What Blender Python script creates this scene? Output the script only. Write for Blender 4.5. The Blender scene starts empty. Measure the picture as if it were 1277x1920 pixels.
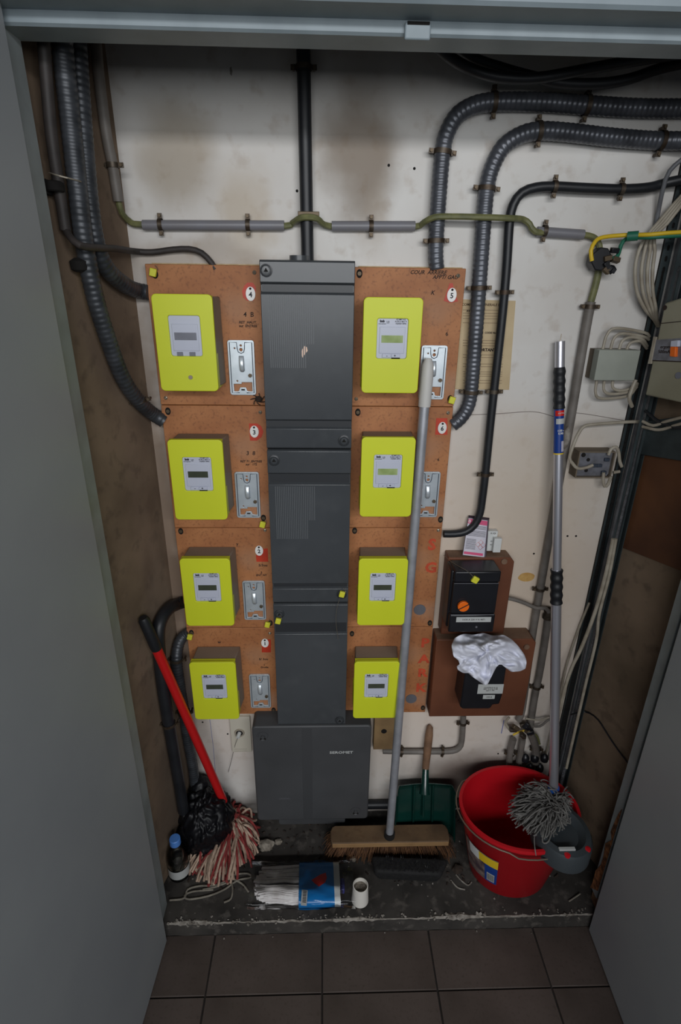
import bpy, math, random
from mathutils import Vector, Matrix, noise
random.seed(7)
S = bpy.context.scene
COL = S.collection

# ---------------------------------------------------------------- camera
PITCH, YAW, ROLL, FPX = 22.63, -1.927, 0.797, 1022.4
def _cam():
    p, y, r = map(math.radians, (PITCH, YAW, ROLL))
    Y = Matrix(((math.cos(y), 0, math.sin(y)), (0, 1, 0), (-math.sin(y), 0, math.cos(y))))
    P_ = Matrix(((1, 0, 0), (0, math.cos(p), -math.sin(p)), (0, math.sin(p), math.cos(p))))
    R_ = Matrix(((math.cos(r), -math.sin(r), 0), (math.sin(r), math.cos(r), 0), (0, 0, 1)))
    return R_ @ P_ @ Y
CM = _cam().transposed()
CP = Vector((0, -1.30, 1.68))
def _w(v):
    v = CM @ Vector(v)
    return Vector((v[0], v[2], -v[1]))
cam = bpy.data.cameras.new('camera')
cam.sensor_fit = 'VERTICAL'; cam.sensor_height = 36; cam.sensor_width = 24
cam.lens = FPX / 1920 * 36; cam.clip_start = .01
co = bpy.data.objects.new('camera', cam); COL.objects.link(co)
rx, up, bk = _w((1, 0, 0)), _w((0, -1, 0)), _w((0, 0, -1))
co.matrix_world = Matrix(((rx[0], up[0], bk[0], CP[0]), (rx[1], up[1], bk[1], CP[1]), (rx[2], up[2], bk[2], CP[2]), (0, 0, 0, 1)))
S.camera = co

# ---------------------------------------------------------------- light, world, exposure
S.view_settings.view_transform = 'Standard'; S.view_settings.look = 'None'
S.view_settings.gamma = 1; S.view_settings.exposure = 0; S.view_settings.use_curve_mapping = False
W = bpy.data.worlds.new('world'); S.world = W; W.use_nodes = True
W.node_tree.nodes['Background'].inputs[0].default_value = (.62, .75, 1.0, 1)
W.node_tree.nodes['Background'].inputs[1].default_value = .042
def area(name, loc, target, sx, sy, power, colr):
    l = bpy.data.lights.new(name, 'AREA'); l.shape = 'RECTANGLE'; l.size = sx; l.size_y = sy
    l.energy = power; l.color = colr
    o = bpy.data.objects.new(name, l); COL.objects.link(o); o.location = loc
    o.rotation_euler = (Vector(target) - Vector(loc)).to_track_quat('-Z', 'Y').to_euler()
    return o
area('window_daylight', (.35, -3.2, 1.86), (.15, 0, 1.25), 3.4, .95, 36, (.95, .98, 1.0))
area('ceiling_lamp', (.35, -3.2, 2.50), (.15, 0, 1.2), 3.2, .22, 42, (.97, .98, 1.0))

# ---------------------------------------------------------------- pixel -> point on a plane of the place
def ray(px, py): return _w(((px - 638.5) / FPX, (py - 960) / FPX, 1))
def PY(px, py, Y=0.0): d = ray(px, py); return CP + d * ((Y - CP[1]) / d[1])
def PX(px, py, X): d = ray(px, py); return CP + d * ((X - CP[0]) / d[0])
def PZ(px, py, Z=.05): d = ray(px, py); return CP + d * ((Z - CP[2]) / d[2])
LW = (Vector((-.413, 0, 0)), Vector((-.487, -.31, 0)))     # left wall line, back to front
RW = (Vector((.772, 0, 0)), Vector((.868, -.31, 0)))       # right wall line
def plane(line, off, sgn):
    d = (line[1] - line[0]).normalized(); n = Vector((-d[1], d[0], 0)) * sgn
    return line[0] + n * off, n
def PP(px, py, p0, n): d = ray(px, py); return CP + d * ((p0 - CP).dot(n) / d.dot(n))
LN, RN = plane(LW, 0, 1)[1], plane(RW, 0, -1)[1]
if LN[0] < 0: LN = -LN
if RN[0] > 0: RN = -RN
def PL(px, py, off=0.0): return PP(px, py, LW[0] + LN * off, LN)
def PR(px, py, off=0.0): return PP(px, py, RW[0] + RN * off, RN)
def PW(px, py, off=0.0):
    c = [PY(px, py, -off)]
    if px < 420: c.append(PL(px, py, off))
    if px > 1000: c.append(PR(px, py, off))
    return min(c, key=lambda q: (q - CP).length)

# ---------------------------------------------------------------- materials
def lin(c):
    return tuple(((v / 255) / 12.92 if v / 255 <= .04045 else ((v / 255 + .055) / 1.055) ** 2.4) for v in c) + (1,)
MATS = {}
def mat(name, rgb, rough=.6, metal=0, rgb2=None, scale=20, bump=0, spec=.5, lo=.35, hi=.65, rgb3=None, scale3=200, amt3=.5, detail=6, coat=0):
    m = bpy.data.materials.new(name); m.use_nodes = True; MATS[name] = m
    nt = m.node_tree; b = nt.nodes['Principled BSDF']
    b.inputs['Roughness'].default_value = rough; b.inputs['Metallic'].default_value = metal
    b.inputs['Specular IOR Level'].default_value = spec
    b.inputs['Coat Weight'].default_value = coat
    b.inputs['Base Color'].default_value = lin(rgb)
    tc = nt.nodes.new('ShaderNodeTexCoord')
    last = None
    if rgb2 or bump:
        n = nt.nodes.new('ShaderNodeTexNoise'); n.inputs['Scale'].default_value = scale; n.inputs['Detail'].default_value = detail
        nt.links.new(tc.outputs['Object'], n.inputs['Vector'])
        if rgb2:
            r = nt.nodes.new('ShaderNodeMapRange'); r.inputs[1].default_value = lo; r.inputs[2].default_value = hi
            mx = nt.nodes.new('ShaderNodeMix'); mx.data_type = 'RGBA'
            mx.inputs[6].default_value = lin(rgb); mx.inputs[7].default_value = lin(rgb2)
            nt.links.new(n.outputs['Fac'], r.inputs[0]); nt.links.new(r.outputs[0], mx.inputs[0])
            last = mx.outputs[2]
        if rgb3:
            n3 = nt.nodes.new('ShaderNodeTexNoise'); n3.inputs['Scale'].default_value = scale3; n3.inputs['Detail'].default_value = 3
            nt.links.new(tc.outputs['Object'], n3.inputs['Vector'])
            r3 = nt.nodes.new('ShaderNodeMapRange'); r3.inputs[1].default_value = .55; r3.inputs[2].default_value = .7
            r3.inputs[4].default_value = amt3
            m3 = nt.nodes.new('ShaderNodeMix'); m3.data_type = 'RGBA'; m3.inputs[7].default_value = lin(rgb3)
            nt.links.new(n3.outputs['Fac'], r3.inputs[0]); nt.links.new(r3.outputs[0], m3.inputs[0]); nt.links.new(last, m3.inputs[6])
            last = m3.outputs[2]
        if last: nt.links.new(last, b.inputs['Base Color'])
        if bump:
            bp = nt.nodes.new('ShaderNodeBump'); bp.inputs['Strength'].default_value = bump; bp.inputs['Distance'].default_value = .004
            nt.links.new(n.outputs['Fac'], bp.inputs['Height']); nt.links.new(bp.outputs[0], b.inputs['Normal'])
    return m

def stains_and_shade(m, spots, distort=.25):
    """dirt, tone and painted shade mixed into the base colour: (x,y,z,rx,rz,rgb,amount)"""
    nt = m.node_tree; b = nt.nodes['Principled BSDF']
    tc = nt.nodes.new('ShaderNodeTexCoord'); no = nt.nodes.new('ShaderNodeTexNoise')
    no.inputs['Scale'].default_value = 7; no.inputs['Detail'].default_value = 6
    nt.links.new(tc.outputs['Object'], no.inputs['Vector'])
    sub = nt.nodes.new('ShaderNodeVectorMath'); sub.operation = 'SUBTRACT'; sub.inputs[1].default_value = (.5, .5, .5)
    nt.links.new(no.outputs['Color'], sub.inputs[0])
    sc = nt.nodes.new('ShaderNodeVectorMath'); sc.operation = 'SCALE'; sc.inputs['Scale'].default_value = distort
    nt.links.new(sub.outputs[0], sc.inputs[0])
    ad = nt.nodes.new('ShaderNodeVectorMath'); ad.operation = 'ADD'
    nt.links.new(tc.outputs['Object'], ad.inputs[0]); nt.links.new(sc.outputs[0], ad.inputs[1])
    last = b.inputs['Base Color'].links[0].from_socket if b.inputs['Base Color'].links else None
    for (x, y, z, rx_, rz_, rgb, amt) in spots:
        s = nt.nodes.new('ShaderNodeVectorMath'); s.operation = 'SUBTRACT'; s.inputs[1].default_value = (x, y, z)
        nt.links.new(ad.outputs[0], s.inputs[0])
        d = nt.nodes.new('ShaderNodeVectorMath'); d.operation = 'MULTIPLY'; d.inputs[1].default_value = (1 / rx_, 1 / rx_, 1 / rz_)
        nt.links.new(s.outputs[0], d.inputs[0])
        ln = nt.nodes.new('ShaderNodeVectorMath'); ln.operation = 'LENGTH'; nt.links.new(d.outputs[0], ln.inputs[0])
        mr = nt.nodes.new('ShaderNodeMapRange'); mr.interpolation_type = 'SMOOTHSTEP'
        mr.inputs[1].default_value = 1.1; mr.inputs[2].default_value = .3; mr.inputs[3].default_value = 0; mr.inputs[4].default_value = amt
        nt.links.new(ln.outputs['Value'], mr.inputs[0])
        mx = nt.nodes.new('ShaderNodeMix'); mx.data_type = 'RGBA'; mx.inputs[7].default_value = lin(rgb)
        nt.links.new(mr.outputs[0], mx.inputs[0])
        if last: nt.links.new(last, mx.inputs[6])
        last = mx.outputs[2]
    nt.links.new(last, b.inputs['Base Color'])

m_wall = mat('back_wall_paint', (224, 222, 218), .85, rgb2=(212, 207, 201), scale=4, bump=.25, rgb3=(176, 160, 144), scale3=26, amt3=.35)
stains_and_shade(m_wall, [(.2, 0, .75, 1.1, .75, (226, 204, 184), .6), (.07, 0, 1.93, .10, .17, (120, 100, 78), .75), (.11, 0, 1.80, .05, .10, (170, 150, 125), .3), (-.3, 0, 1.92, .10, .12, (150, 132, 104), .55), (-.17, 0, 1.82, .07, .12, (180, 158, 124), .45),
                (-.25, 0, 1.72, .25, .05, (150, 130, 108), .5), (.5, 0, .95, .35, .35, (196, 176, 152), .5), (.55, 0, 1.25, .3, .2, (200, 184, 164), .5), (0, 0, .07, .9, .10, (90, 80, 72), .7), (.5, 0, .2, .3, .14, (112, 92, 80), .75),  # last patch darkens the wall behind the bucket
                (-.42, 0, 1.1, .10, .75, (142, 120, 100), .85), (-.41, 0, .8, .075, .6, (128, 106, 88), .6), (.55, 0, .93, .03, .02, (214, 170, 100), .0), (.3, 0, 2.15, 1.5, .14, (110, 98, 86), .5)], .12)  # first two: corner shadow and dirt painted in; last: header shadow painted in
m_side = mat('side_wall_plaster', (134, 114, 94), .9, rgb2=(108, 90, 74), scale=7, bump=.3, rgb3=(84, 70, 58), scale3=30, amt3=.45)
stains_and_shade(m_side, [(-.42, -.05, .8, .06, .5, (140, 122, 104), .5), (-.44, -.1, .3, .16, .3, (92, 78, 66), .6)])
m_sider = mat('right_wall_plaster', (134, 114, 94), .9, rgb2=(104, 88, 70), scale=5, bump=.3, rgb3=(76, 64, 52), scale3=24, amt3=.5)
m_ceil = mat('ceiling_paint', (120, 112, 104), .9, rgb2=(100, 90, 82), scale=6)
m_paint = mat('grey_gloss_paint', (154, 158, 160), .42, rgb2=(146, 150, 154), scale=3, spec=.4, bump=.04)
m_frame = mat('grey_frame_paint', (150, 158, 160), .45, rgb2=(136, 142, 142), scale=14, spec=.4, bump=.05)
m_frame2 = mat('light_frame_paint', (142, 154, 160), .45, rgb2=(132, 144, 150), scale=20, bump=.05)
m_rot = mat('rotten_wood', (168, 112, 68), .9, rgb2=(70, 40, 24), scale=60, bump=1)
m_rot2 = mat('raw_wood_block', (120, 92, 66), .9, rgb2=(86, 60, 40), scale=60, bump=.6)
m_tile = mat('brown_floor_tile', (86, 76, 71), .5, rgb2=(70, 61, 56), scale=5, spec=.3, rgb3=(60, 52, 47), scale3=120, amt3=.35)
m_grout = mat('dark_grout', (42, 36, 32), .95, rgb2=(30, 26, 24), scale=80)
m_slab = mat('dirty_concrete', (66, 62, 58), .9, rgb2=(40, 37, 34), scale=9, bump=.7, rgb3=(104, 98, 92), scale3=45, amt3=.45)
m_plaster = mat('white_plaster_crumb', (156, 150, 142), .9, rgb2=(108, 101, 93), scale=60, bump=.5)
m_board = mat('orange_chipboard', (184, 124, 78), .62, rgb2=(158, 100, 60), scale=9, bump=.12, rgb3=(112, 68, 44), scale3=150, amt3=.5)
stains_and_shade(m_board, [(.11, 0, .05, .08, .05, (168, 134, 110), .55), (.06, 0, .22, .06, .05, (164, 126, 98), .5), (.2, 0, .28, .05, .08, (148, 92, 56), .5)], .08)
m_boardedge = mat('chipboard_edge', (190, 168, 132), .8, rgb2=(168, 146, 110), scale=80)
m_cover = mat('grey_terminal_cover', (72, 75, 78), .26, rgb2=(64, 67, 70), scale=5, spec=.5, bump=.02, rgb3=(86, 88, 90), scale3=12, amt3=.3)
m_rib = mat('lit_rib', (96, 99, 102), .4)  # paler than the shell: light caught by the ribs, painted in
m_coverg = mat('grey_cover_groove', (46, 48, 51), .4)
m_box = mat('dark_grey_polyester', (72, 73, 75), .5, rgb2=(64, 65, 67), scale=6, bump=.05)
m_black = mat('black_plastic', (28, 29, 34), .35, rgb2=(22, 22, 26), scale=12)
m_yellow = mat('lime_yellow_cover', (214, 222, 44), .45, rgb2=(206, 214, 40), scale=4)
m_body = mat('meter_body_taupe', (140, 126, 112), .6, rgb2=(128, 114, 100), scale=10)
m_face = mat('meter_face_grey', (196, 200, 214), .3, rgb2=(188, 192, 208), scale=5)
m_lcd = mat('lcd_dark_green', (72, 78, 62), .2, rgb2=(62, 66, 56), scale=20)
m_lcdb = mat('lcd_lit_green', (170, 186, 132), .12, rgb2=(140, 160, 96), scale=30)
m_lcdg = mat('lcd_grey', (120, 122, 132), .3, rgb2=(112, 114, 124), scale=30)
m_ink = mat('dark_ink', (46, 32, 26), .8)
m_inkb = mat('black_print', (38, 38, 46), .6)
m_zinc = mat('zinc_plate', (222, 230, 236), .34, metal=.55, rgb2=(196, 206, 212), scale=18, bump=.03)
m_zincg = mat('plate_groove', (70, 78, 92), .5, metal=.4)
m_hole = mat('dark_hole', (18, 15, 13), .9)
m_enam = mat('white_enamel', (232, 230, 226), .25)
m_red = mat('red_sticker', (196, 60, 32), .5, rgb2=(176, 50, 28), scale=30)
m_stencil = mat('red_stencil_paint', (206, 78, 46), .7, rgb2=(180, 70, 42), scale=60)
m_greyp = mat('grey_disc', (98, 98, 104), .6)
m_seal = mat('yellow_seal', (216, 214, 60), .4)
m_screw = mat('screw_metal', (150, 140, 124), .4, metal=.7)
m_screwd = mat('old_brass_screw', (98, 84, 66), .5, metal=.5)
m_conduit = mat('grey_steel_conduit', (98, 101, 108), .34, metal=.4, rgb2=(78, 80, 86), scale=30)
m_conduitd = mat('dark_steel_conduit', (76, 79, 84), .42, metal=.35, rgb2=(56, 59, 63), scale=30)
m_blackc = mat('black_cable', (34, 36, 40), .45, rgb2=(26, 28, 32), scale=20)
m_brownc = mat('dusty_cable_shaded_tube', (62, 56, 54), .6, rgb2=(48, 44, 42), scale=30)
m_pvc = mat('grey_pvc_tube', (124, 124, 130), .4, rgb2=(122, 120, 124), scale=20)
m_pvcd = mat('old_grey_tube', (124, 118, 112), .55, rgb2=(104, 98, 92), scale=20)
m_earth = mat('olive_earth_cable', (118, 118, 76), .55, rgb2=(96, 98, 64), scale=60)
m_clip = mat('rusty_clip', (92, 84, 74), .5, metal=.6, rgb2=(70, 56, 44), scale=60)
m_ywire = mat('yellow_wire', (222, 186, 40), .5)
m_gwire = mat('green_wire', (30, 106, 82), .5)
m_wcable = mat('off_white_cable', (176, 168, 152), .5, rgb2=(150, 140, 124), scale=30)
m_gcable = mat('grey_cable', (112, 114, 118), .5, rgb2=(92, 92, 96), scale=30)
m_tray = mat('green_grey_steel', (70, 80, 82), .45, metal=.4, rgb2=(54, 62, 64), scale=20)
m_jbox = mat('pale_grey_box', (162, 166, 156), .5, rgb2=(150, 154, 144), scale=12)
m_jboxs = mat('box_side_dusty', (112, 100, 84), .7)
m_dbox = mat('beige_distribution_box', (150, 146, 126), .45, rgb2=(136, 132, 112), scale=8)
m_alu = mat('cast_metal_plate', (148, 150, 160), .4, metal=.5, rgb2=(120, 120, 126), scale=40)
m_orange = mat('orange_knob', (236, 108, 20), .4)
m_brown = mat('brown_plastic_base', (116, 70, 48), .5, rgb2=(98, 58, 40), scale=6, spec=.4)
m_brownt = mat('dusty_brown_top', (128, 100, 80), .8, rgb2=(110, 84, 66), scale=30)
m_dboard = mat('brown_hardboard', (100, 62, 34), .7, rgb2=(78, 46, 26), scale=8, bump=.1)
m_label = mat('silver_label', (186, 188, 186), .4)
m_paper = mat('aged_paper', (206, 186, 150), .85, rgb2=(192, 170, 134), scale=12)
m_cloth = mat('white_cloth', (226, 228, 240), .85, rgb2=(212, 214, 226), scale=10, bump=.05)
m_white = mat('white_card', (214, 216, 214), .5)
m_pink = mat('magenta_print', (206, 60, 112), .4)
m_pkt = mat('silver_packet', (206, 202, 212), .3, rgb2=(190, 186, 200), scale=30)
m_pkts = mat('purple_black_edge', (48, 30, 48), .4)
m_alup = mat('brushed_aluminium', (176, 178, 184), .38, metal=.45, rgb2=(160, 162, 168), scale=30)
m_chrome = mat('telescopic_steel', (206, 206, 214), .32, metal=.75)
m_grip = mat('black_rubber_grip', (26, 28, 32), .5)
m_wgrip = mat('grey_white_sleeve', (196, 194, 190), .5)
m_redp = mat('red_painted_tube', (196, 26, 28), .35)
m_redb = mat('red_bucket_plastic', (200, 22, 34), .38, rgb2=(190, 18, 30), scale=6)
m_blue = mat('blue_label', (24, 62, 140), .35)
m_yl = mat('yellow_label', (232, 196, 40), .4)
m_wringer = mat('charcoal_wringer', (62, 68, 72), .45)
m_bluec = mat('blue_mop_socket', (40, 96, 186), .4)
m_gstr = mat('grey_mop_yarn', (128, 126, 122), .9, rgb2=(96, 94, 92), scale=60)
m_wstr = mat('cream_mop_yarn', (196, 172, 152), .9, rgb2=(160, 134, 116), scale=80)
m_rstr = mat('red_mop_yarn', (150, 58, 54), .9, rgb2=(116, 40, 40), scale=80)
m_wyarn = mat('white_cotton_yarn', (232, 228, 226), .9, rgb2=(214, 208, 206), scale=60)
m_cord = mat('grey_cord', (140, 134, 122), .9, rgb2=(110, 104, 94), scale=60)
m_wood = mat('broom_wood', (112, 88, 62), .75, rgb2=(84, 65, 46), scale=12, rgb3=(84, 58, 38), scale3=40, amt3=.4)
m_woodh = mat('worn_wood_handle', (140, 106, 80), .7, rgb2=(112, 84, 64), scale=30)
m_brist = mat('brown_bristle', (110, 74, 44), .8, rgb2=(80, 52, 32), scale=60)
m_green = mat('dark_green_enamel', (14, 54, 47), .2, rgb2=(11, 43, 38), scale=10, spec=.6)
m_bag = mat('black_bin_bag', (16, 16, 20), .42, spec=.3)
m_cyan = mat('blue_card_sleeve', (14, 112, 178), .3)
m_redl = mat('red_emblem', (206, 34, 26), .4)
m_lblue = mat('light_blue_cap', (84, 138, 214), .4)
m_cup = mat('white_cup_plastic', (224, 220, 212), .4)
m_ash = mat('grey_ash', (122, 114, 104), .95, rgb2=(80, 74, 68), scale=150)
m_dirt = mat('dark_dirt', (58, 46, 38), .95, rgb2=(38, 30, 26), scale=80)
m_stone = mat('grey_rubble', (150, 142, 130), .95, rgb2=(110, 102, 92), scale=60, bump=.6)
m_gwhite = mat('cream_socket_plate', (206, 200, 184), .5)
m_beige = mat('beige_wooden_plate', (150, 122, 84), .7, rgb2=(128, 102, 70), scale=16)
m_pencil = mat('pencil_line', (120, 110, 104), .9)
m_bluep = mat('blue_crayon', (76, 92, 170), .8)

def film_mat(name, tint, fac):
    m = bpy.data.materials.new(name); m.use_nodes = True; nt = m.node_tree; nt.nodes.clear()
    o = nt.nodes.new('ShaderNodeOutputMaterial'); t = nt.nodes.new('ShaderNodeBsdfTransparent'); g = nt.nodes.new('ShaderNodeBsdfGlossy')
    t.inputs[0].default_value = tint; g.inputs['Roughness'].default_value = .12
    mx = nt.nodes.new('ShaderNodeMixShader'); f = nt.nodes.new('ShaderNodeFresnel'); f.inputs[0].default_value = fac
    nt.links.new(f.outputs[0], mx.inputs[0]); nt.links.new(t.outputs[0], mx.inputs[1]); nt.links.new(g.outputs[0], mx.inputs[2])
    nt.links.new(mx.outputs[0], o.inputs[0]); return m
m_film = film_mat('clear_plastic_film', (.97, .975, .98, 1), 1.32)
m_pet = film_mat('clear_bottle_plastic', (.88, .88, .86, 1), 1.4)

# ---------------------------------------------------------------- mesh collector
class G:
    def __init__(s): s.v = []; s.f = []
    def add(s, vs, fs):
        n = len(s.v); s.v += [Vector(v) for v in vs]; s.f += [tuple(i + n for i in f) for f in fs]; return s
    def box(s, x0, x1, y0, y1, z0, z1, M=None):
        vs = [Vector((x, y, z)) for x in (x0, x1) for y in (y0, y1) for z in (z0, z1)]
        if M: vs = [M @ v for v in vs]
        return s.add(vs, [(0, 1, 3, 2), (4, 6, 7, 5), (0, 4, 5, 1), (2, 3, 7, 6), (0, 2, 6, 4), (1, 5, 7, 3)])
    def hexa(s, a, b):
        """two quads (back, front) -> solid"""
        return s.add(list(a) + list(b), [(0, 1, 2, 3), (7, 6, 5, 4), (0, 4, 5, 1), (1, 5, 6, 2), (2, 6, 7, 3), (3, 7, 4, 0)])
    def prism(s, poly, ax, t):
        """polygon of points pushed along vector ax*t"""
        a = [Vector(p) for p in poly]; b = [p + Vector(ax) * t for p in a]; n = len(a)
        return s.add(a + b, [tuple(range(n)), tuple(range(2 * n - 1, n - 1, -1))] + [(i, (i + 1) % n, (i + 1) % n + n, i + n) for i in range(n)])
    def rrect(s, x0, x1, z0, z1, r, y0, y1, seg=4):
        return s.prism([(p[0], y0, p[1]) for p in rr(x0, x1, z0, z1, r, seg)], (0, 1, 0), y1 - y0)
    def tube(s, pts, r, seg=10, caps=True, flat=1.0):
        pts = [Vector(p) for p in pts]; n = len(pts)
        R = r if isinstance(r, (list, tuple)) else [r] * n
        t0 = (pts[1] - pts[0]).normalized(); u = t0.orthogonal().normalized()
        base = len(s.v)
        for i, p in enumerate(pts):
            t = (pts[min(i + 1, n - 1)] - pts[max(i - 1, 0)]).normalized()
            u = (u - t * u.dot(t)).normalized(); w = t.cross(u)
            for k in range(seg):
                a = 2 * math.pi * k / seg
                s.v.append(p + (u * math.cos(a) + w * math.sin(a) * flat) * R[i])
        for i in range(n - 1):
            for k in range(seg):
                k2 = (k + 1) % seg
                s.f.append((base + i * seg + k, base + i * seg + k2, base + (i + 1) * seg + k2, base + (i + 1) * seg + k))
        if caps:
            s.f.append(tuple(base + k for k in reversed(range(seg)))); s.f.append(tuple(base + (n - 1) * seg + k for k in range(seg)))
        return s
    def cyl(s, a, b, r, seg=14): return s.tube([a, b], r, seg)
    def lathe(s, prof, c=(0, 0, 0), seg=32, sx=1, sy=1, a0=0, a1=2 * math.pi, M=None):
        base = len(s.v); full = abs(a1 - a0 - 2 * math.pi) < 1e-6; m = seg if full else seg + 1
        for (r, z) in prof:
            for k in range(m):
                a = a0 + (a1 - a0) * k / seg
                v = Vector((r * math.cos(a) * sx, r * math.sin(a) * sy, z))
                if M: v = M @ v
                s.v.append(v + Vector(c))
        for i in range(len(prof) - 1):
            for k in range(seg):
                k2 = (k + 1) % m
                s.f.append((base + i * m + k, base + i * m + k2, base + (i + 1) * m + k2, base + (i + 1) * m + k))
        return s
    def grid(s, fn, nu, nv):
        base = len(s.v)
        for j in range(nv + 1):
            for i in range(nu + 1): s.v.append(Vector(fn(i / nu, j / nv)))
        for j in range(nv):
            for i in range(nu):
                a = base + j * (nu + 1) + i; s.f.append((a, a + 1, a + nu + 2, a + nu + 1))
        return s

def rr(x0, x1, z0, z1, r, seg=4):
    out = []
    for cx, cz, a in ((x1 - r, z1 - r, 0), (x0 + r, z1 - r, 90), (x0 + r, z0 + r, 180), (x1 - r, z0 + r, 270)):
        for k in range(seg + 1):
            t = math.radians(a + 90 * k / seg); out.append((cx + r * math.cos(t), cz + r * math.sin(t)))
    return out

ORG = {}
def put(o, parent, cats):
    COL.objects.link(o)
def thing(name, label, cat, loc, group=None):
    o = bpy.data.objects.new(name, None); COL.objects.link(o); o.location = loc; o.empty_display_size = .02
    o['label'] = label; o['category'] = cat
    if group: o['group'] = group
    ORG[o] = Vector(loc); return o
def obj(name, g, m, parent=None, bevel=0, smooth=True, seg=2, label=None, kind=None, ang=35, origin=None):
    org = ORG[parent] if parent else (Vector(origin) if origin else Vector((0, 0, 0)))
    if isinstance(g, G):
        me = bpy.data.meshes.new(name); me.from_pydata([v - org for v in g.v], [], g.f); me.validate()
        import bmesh
        b = bmesh.new(); b.from_mesh(me); bmesh.ops.recalc_face_normals(b, faces=b.faces); b.to_mesh(me); b.free()
    else:
        me = g; me.transform(Matrix.Translation(-org))
    me.materials.clear(); me.materials.append(m)
    if smooth:
        me.polygons.foreach_set('use_smooth', [True] * len(me.polygons)); me.set_sharp_from_angle(angle=math.radians(ang))
    o = bpy.data.objects.new(name, me); COL.objects.link(o)
    if parent: o.parent = parent
    else: o.location = org
    ORG[o] = org
    if bevel:
        md = o.modifiers.new('bevel', 'BEVEL'); md.width = bevel; md.segments = seg; md.limit_method = 'ANGLE'; md.angle_limit = math.radians(40)
    if label: o['label'] = label
    if kind: o['kind'] = kind
    return o
def single(name, g, m, label, cat, group=None, **k):
    zs = min(v[2] for v in g.v); c = sum(g.v, Vector()) / len(g.v)
    o = obj(name, g, m, None, origin=(c[0], c[1], zs), **k); o['label'] = label; o['category'] = cat
    if group: o['group'] = group
    return o
def copy_thing(src, loc, label=None):
    c = src.copy(); COL.objects.link(c); c.location = loc; ORG[c] = Vector(loc)
    if label: c['label'] = label
    for ch in src.children:
        d = ch.copy(); COL.objects.link(d); d.parent = c; ORG[d] = Vector(loc)
        for g2 in ch.children:
            e = g2.copy(); COL.objects.link(e); e.parent = d; ORG[e] = Vector(loc)
    return c

def curve2d(outers, holes=(), depth=.0008, bev=0):
    """filled flat shape in XY with holes -> mesh"""
    cu = bpy.data.curves.new('c', 'CURVE'); cu.dimensions = '2D'; cu.fill_mode = 'BOTH'; cu.extrude = depth / 2
    cu.bevel_depth = bev
    for p in list(outers) + list(holes):
        sp = cu.splines.new('POLY'); sp.points.add(len(p) - 1); sp.use_cyclic_u = True
        for i, q in enumerate(p): sp.points[i].co = (q[0], q[1], 0, 1)
    o = bpy.data.objects.new('c', cu); me = bpy.data.meshes.new_from_object(o); bpy.data.objects.remove(o); return me
FACE = Matrix(((1, 0, 0, 0), (0, 0, -1, 0), (0, 1, 0, 0), (0, 0, 0, 1)))   # XY shape -> XZ plane facing -Y
def flat(me, loc, rot=None, scale=None):
    M = (rot if rot else FACE)
    if scale: M = M @ Matrix.Diagonal((scale[0], scale[1], 1, 1))
    me.transform(Matrix.Translation(Vector(loc)) @ M); return me
def text_mesh(body, size, depth=.0005, align='CENTER', spacing=1, shear=0, bold=0):
    cu = bpy.data.curves.new('t', 'FONT'); cu.body = body; cu.size = size; cu.extrude = depth / 2; cu.align_x = align; cu.align_y = 'CENTER'
    cu.resolution_u = 2; cu.space_character = spacing; cu.shear = shear; cu.offset = bold
    o = bpy.data.objects.new('t', cu); me = bpy.data.meshes.new_from_object(o); bpy.data.objects.remove(o); return me
def text(name, body, size, loc, m, parent, rot=None, scale=None, label=None, **k):
    return obj(name, flat(text_mesh(body, size, **k), loc, rot, scale), m, parent, smooth=False, label=label)
def circ(cx, cz, rx_, rz_=None, n=20, a=0):
    rz_ = rz_ or rx_
    return [(cx + rx_ * math.cos(a + 2 * math.pi * k / n), cz + rz_ * math.sin(a + 2 * math.pi * k / n)) for k in range(n)]
def flatprism(poly, y0, y1): return G().prism([(p[0], y0, p[1]) for p in poly], (0, 1, 0), y1 - y0)

def catmull(P, step=.01):
    P = [Vector(p) for p in P]
    if len(P) < 3:
        n = max(2, int((P[1] - P[0]).length / step)); return [P[0].lerp(P[1], i / n) for i in range(n + 1)]
    Q = [P[0] * 2 - P[1]] + P + [P[-1] * 2 - P[-2]]; out = []
    for i in range(1, len(Q) - 2):
        a, b, c, d = Q[i - 1:i + 3]; n = max(2, int((c - b).length / step))
        for k in range(n):
            t = k / n
            out.append(.5 * ((2 * b) + (c - a) * t + (2 * a - 5 * b + 4 * c - d) * t * t + (3 * b - a - 3 * c + d) * t ** 3))
    out.append(P[-1]); return out
def even(P, step):
    out = [P[0]]; acc = 0
    for a, b in zip(P, P[1:]):
        L = (b - a).length
        if L == 0: continue
        t = step - acc
        while t <= L: out.append(a.lerp(b, t / L)); t += step
        acc = (acc + L) % step
    return out
def corr(P, r, pitch=.0100, amp=.035, seg=14):
    Q = even(catmull(P, .01), pitch / 5)
    prof = [0, .7, 1, .7, 0]
    return G().tube(Q, [r * (1 - amp + amp * prof[i % 5] * 1.4) for i in range(len(Q))], seg)

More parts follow.
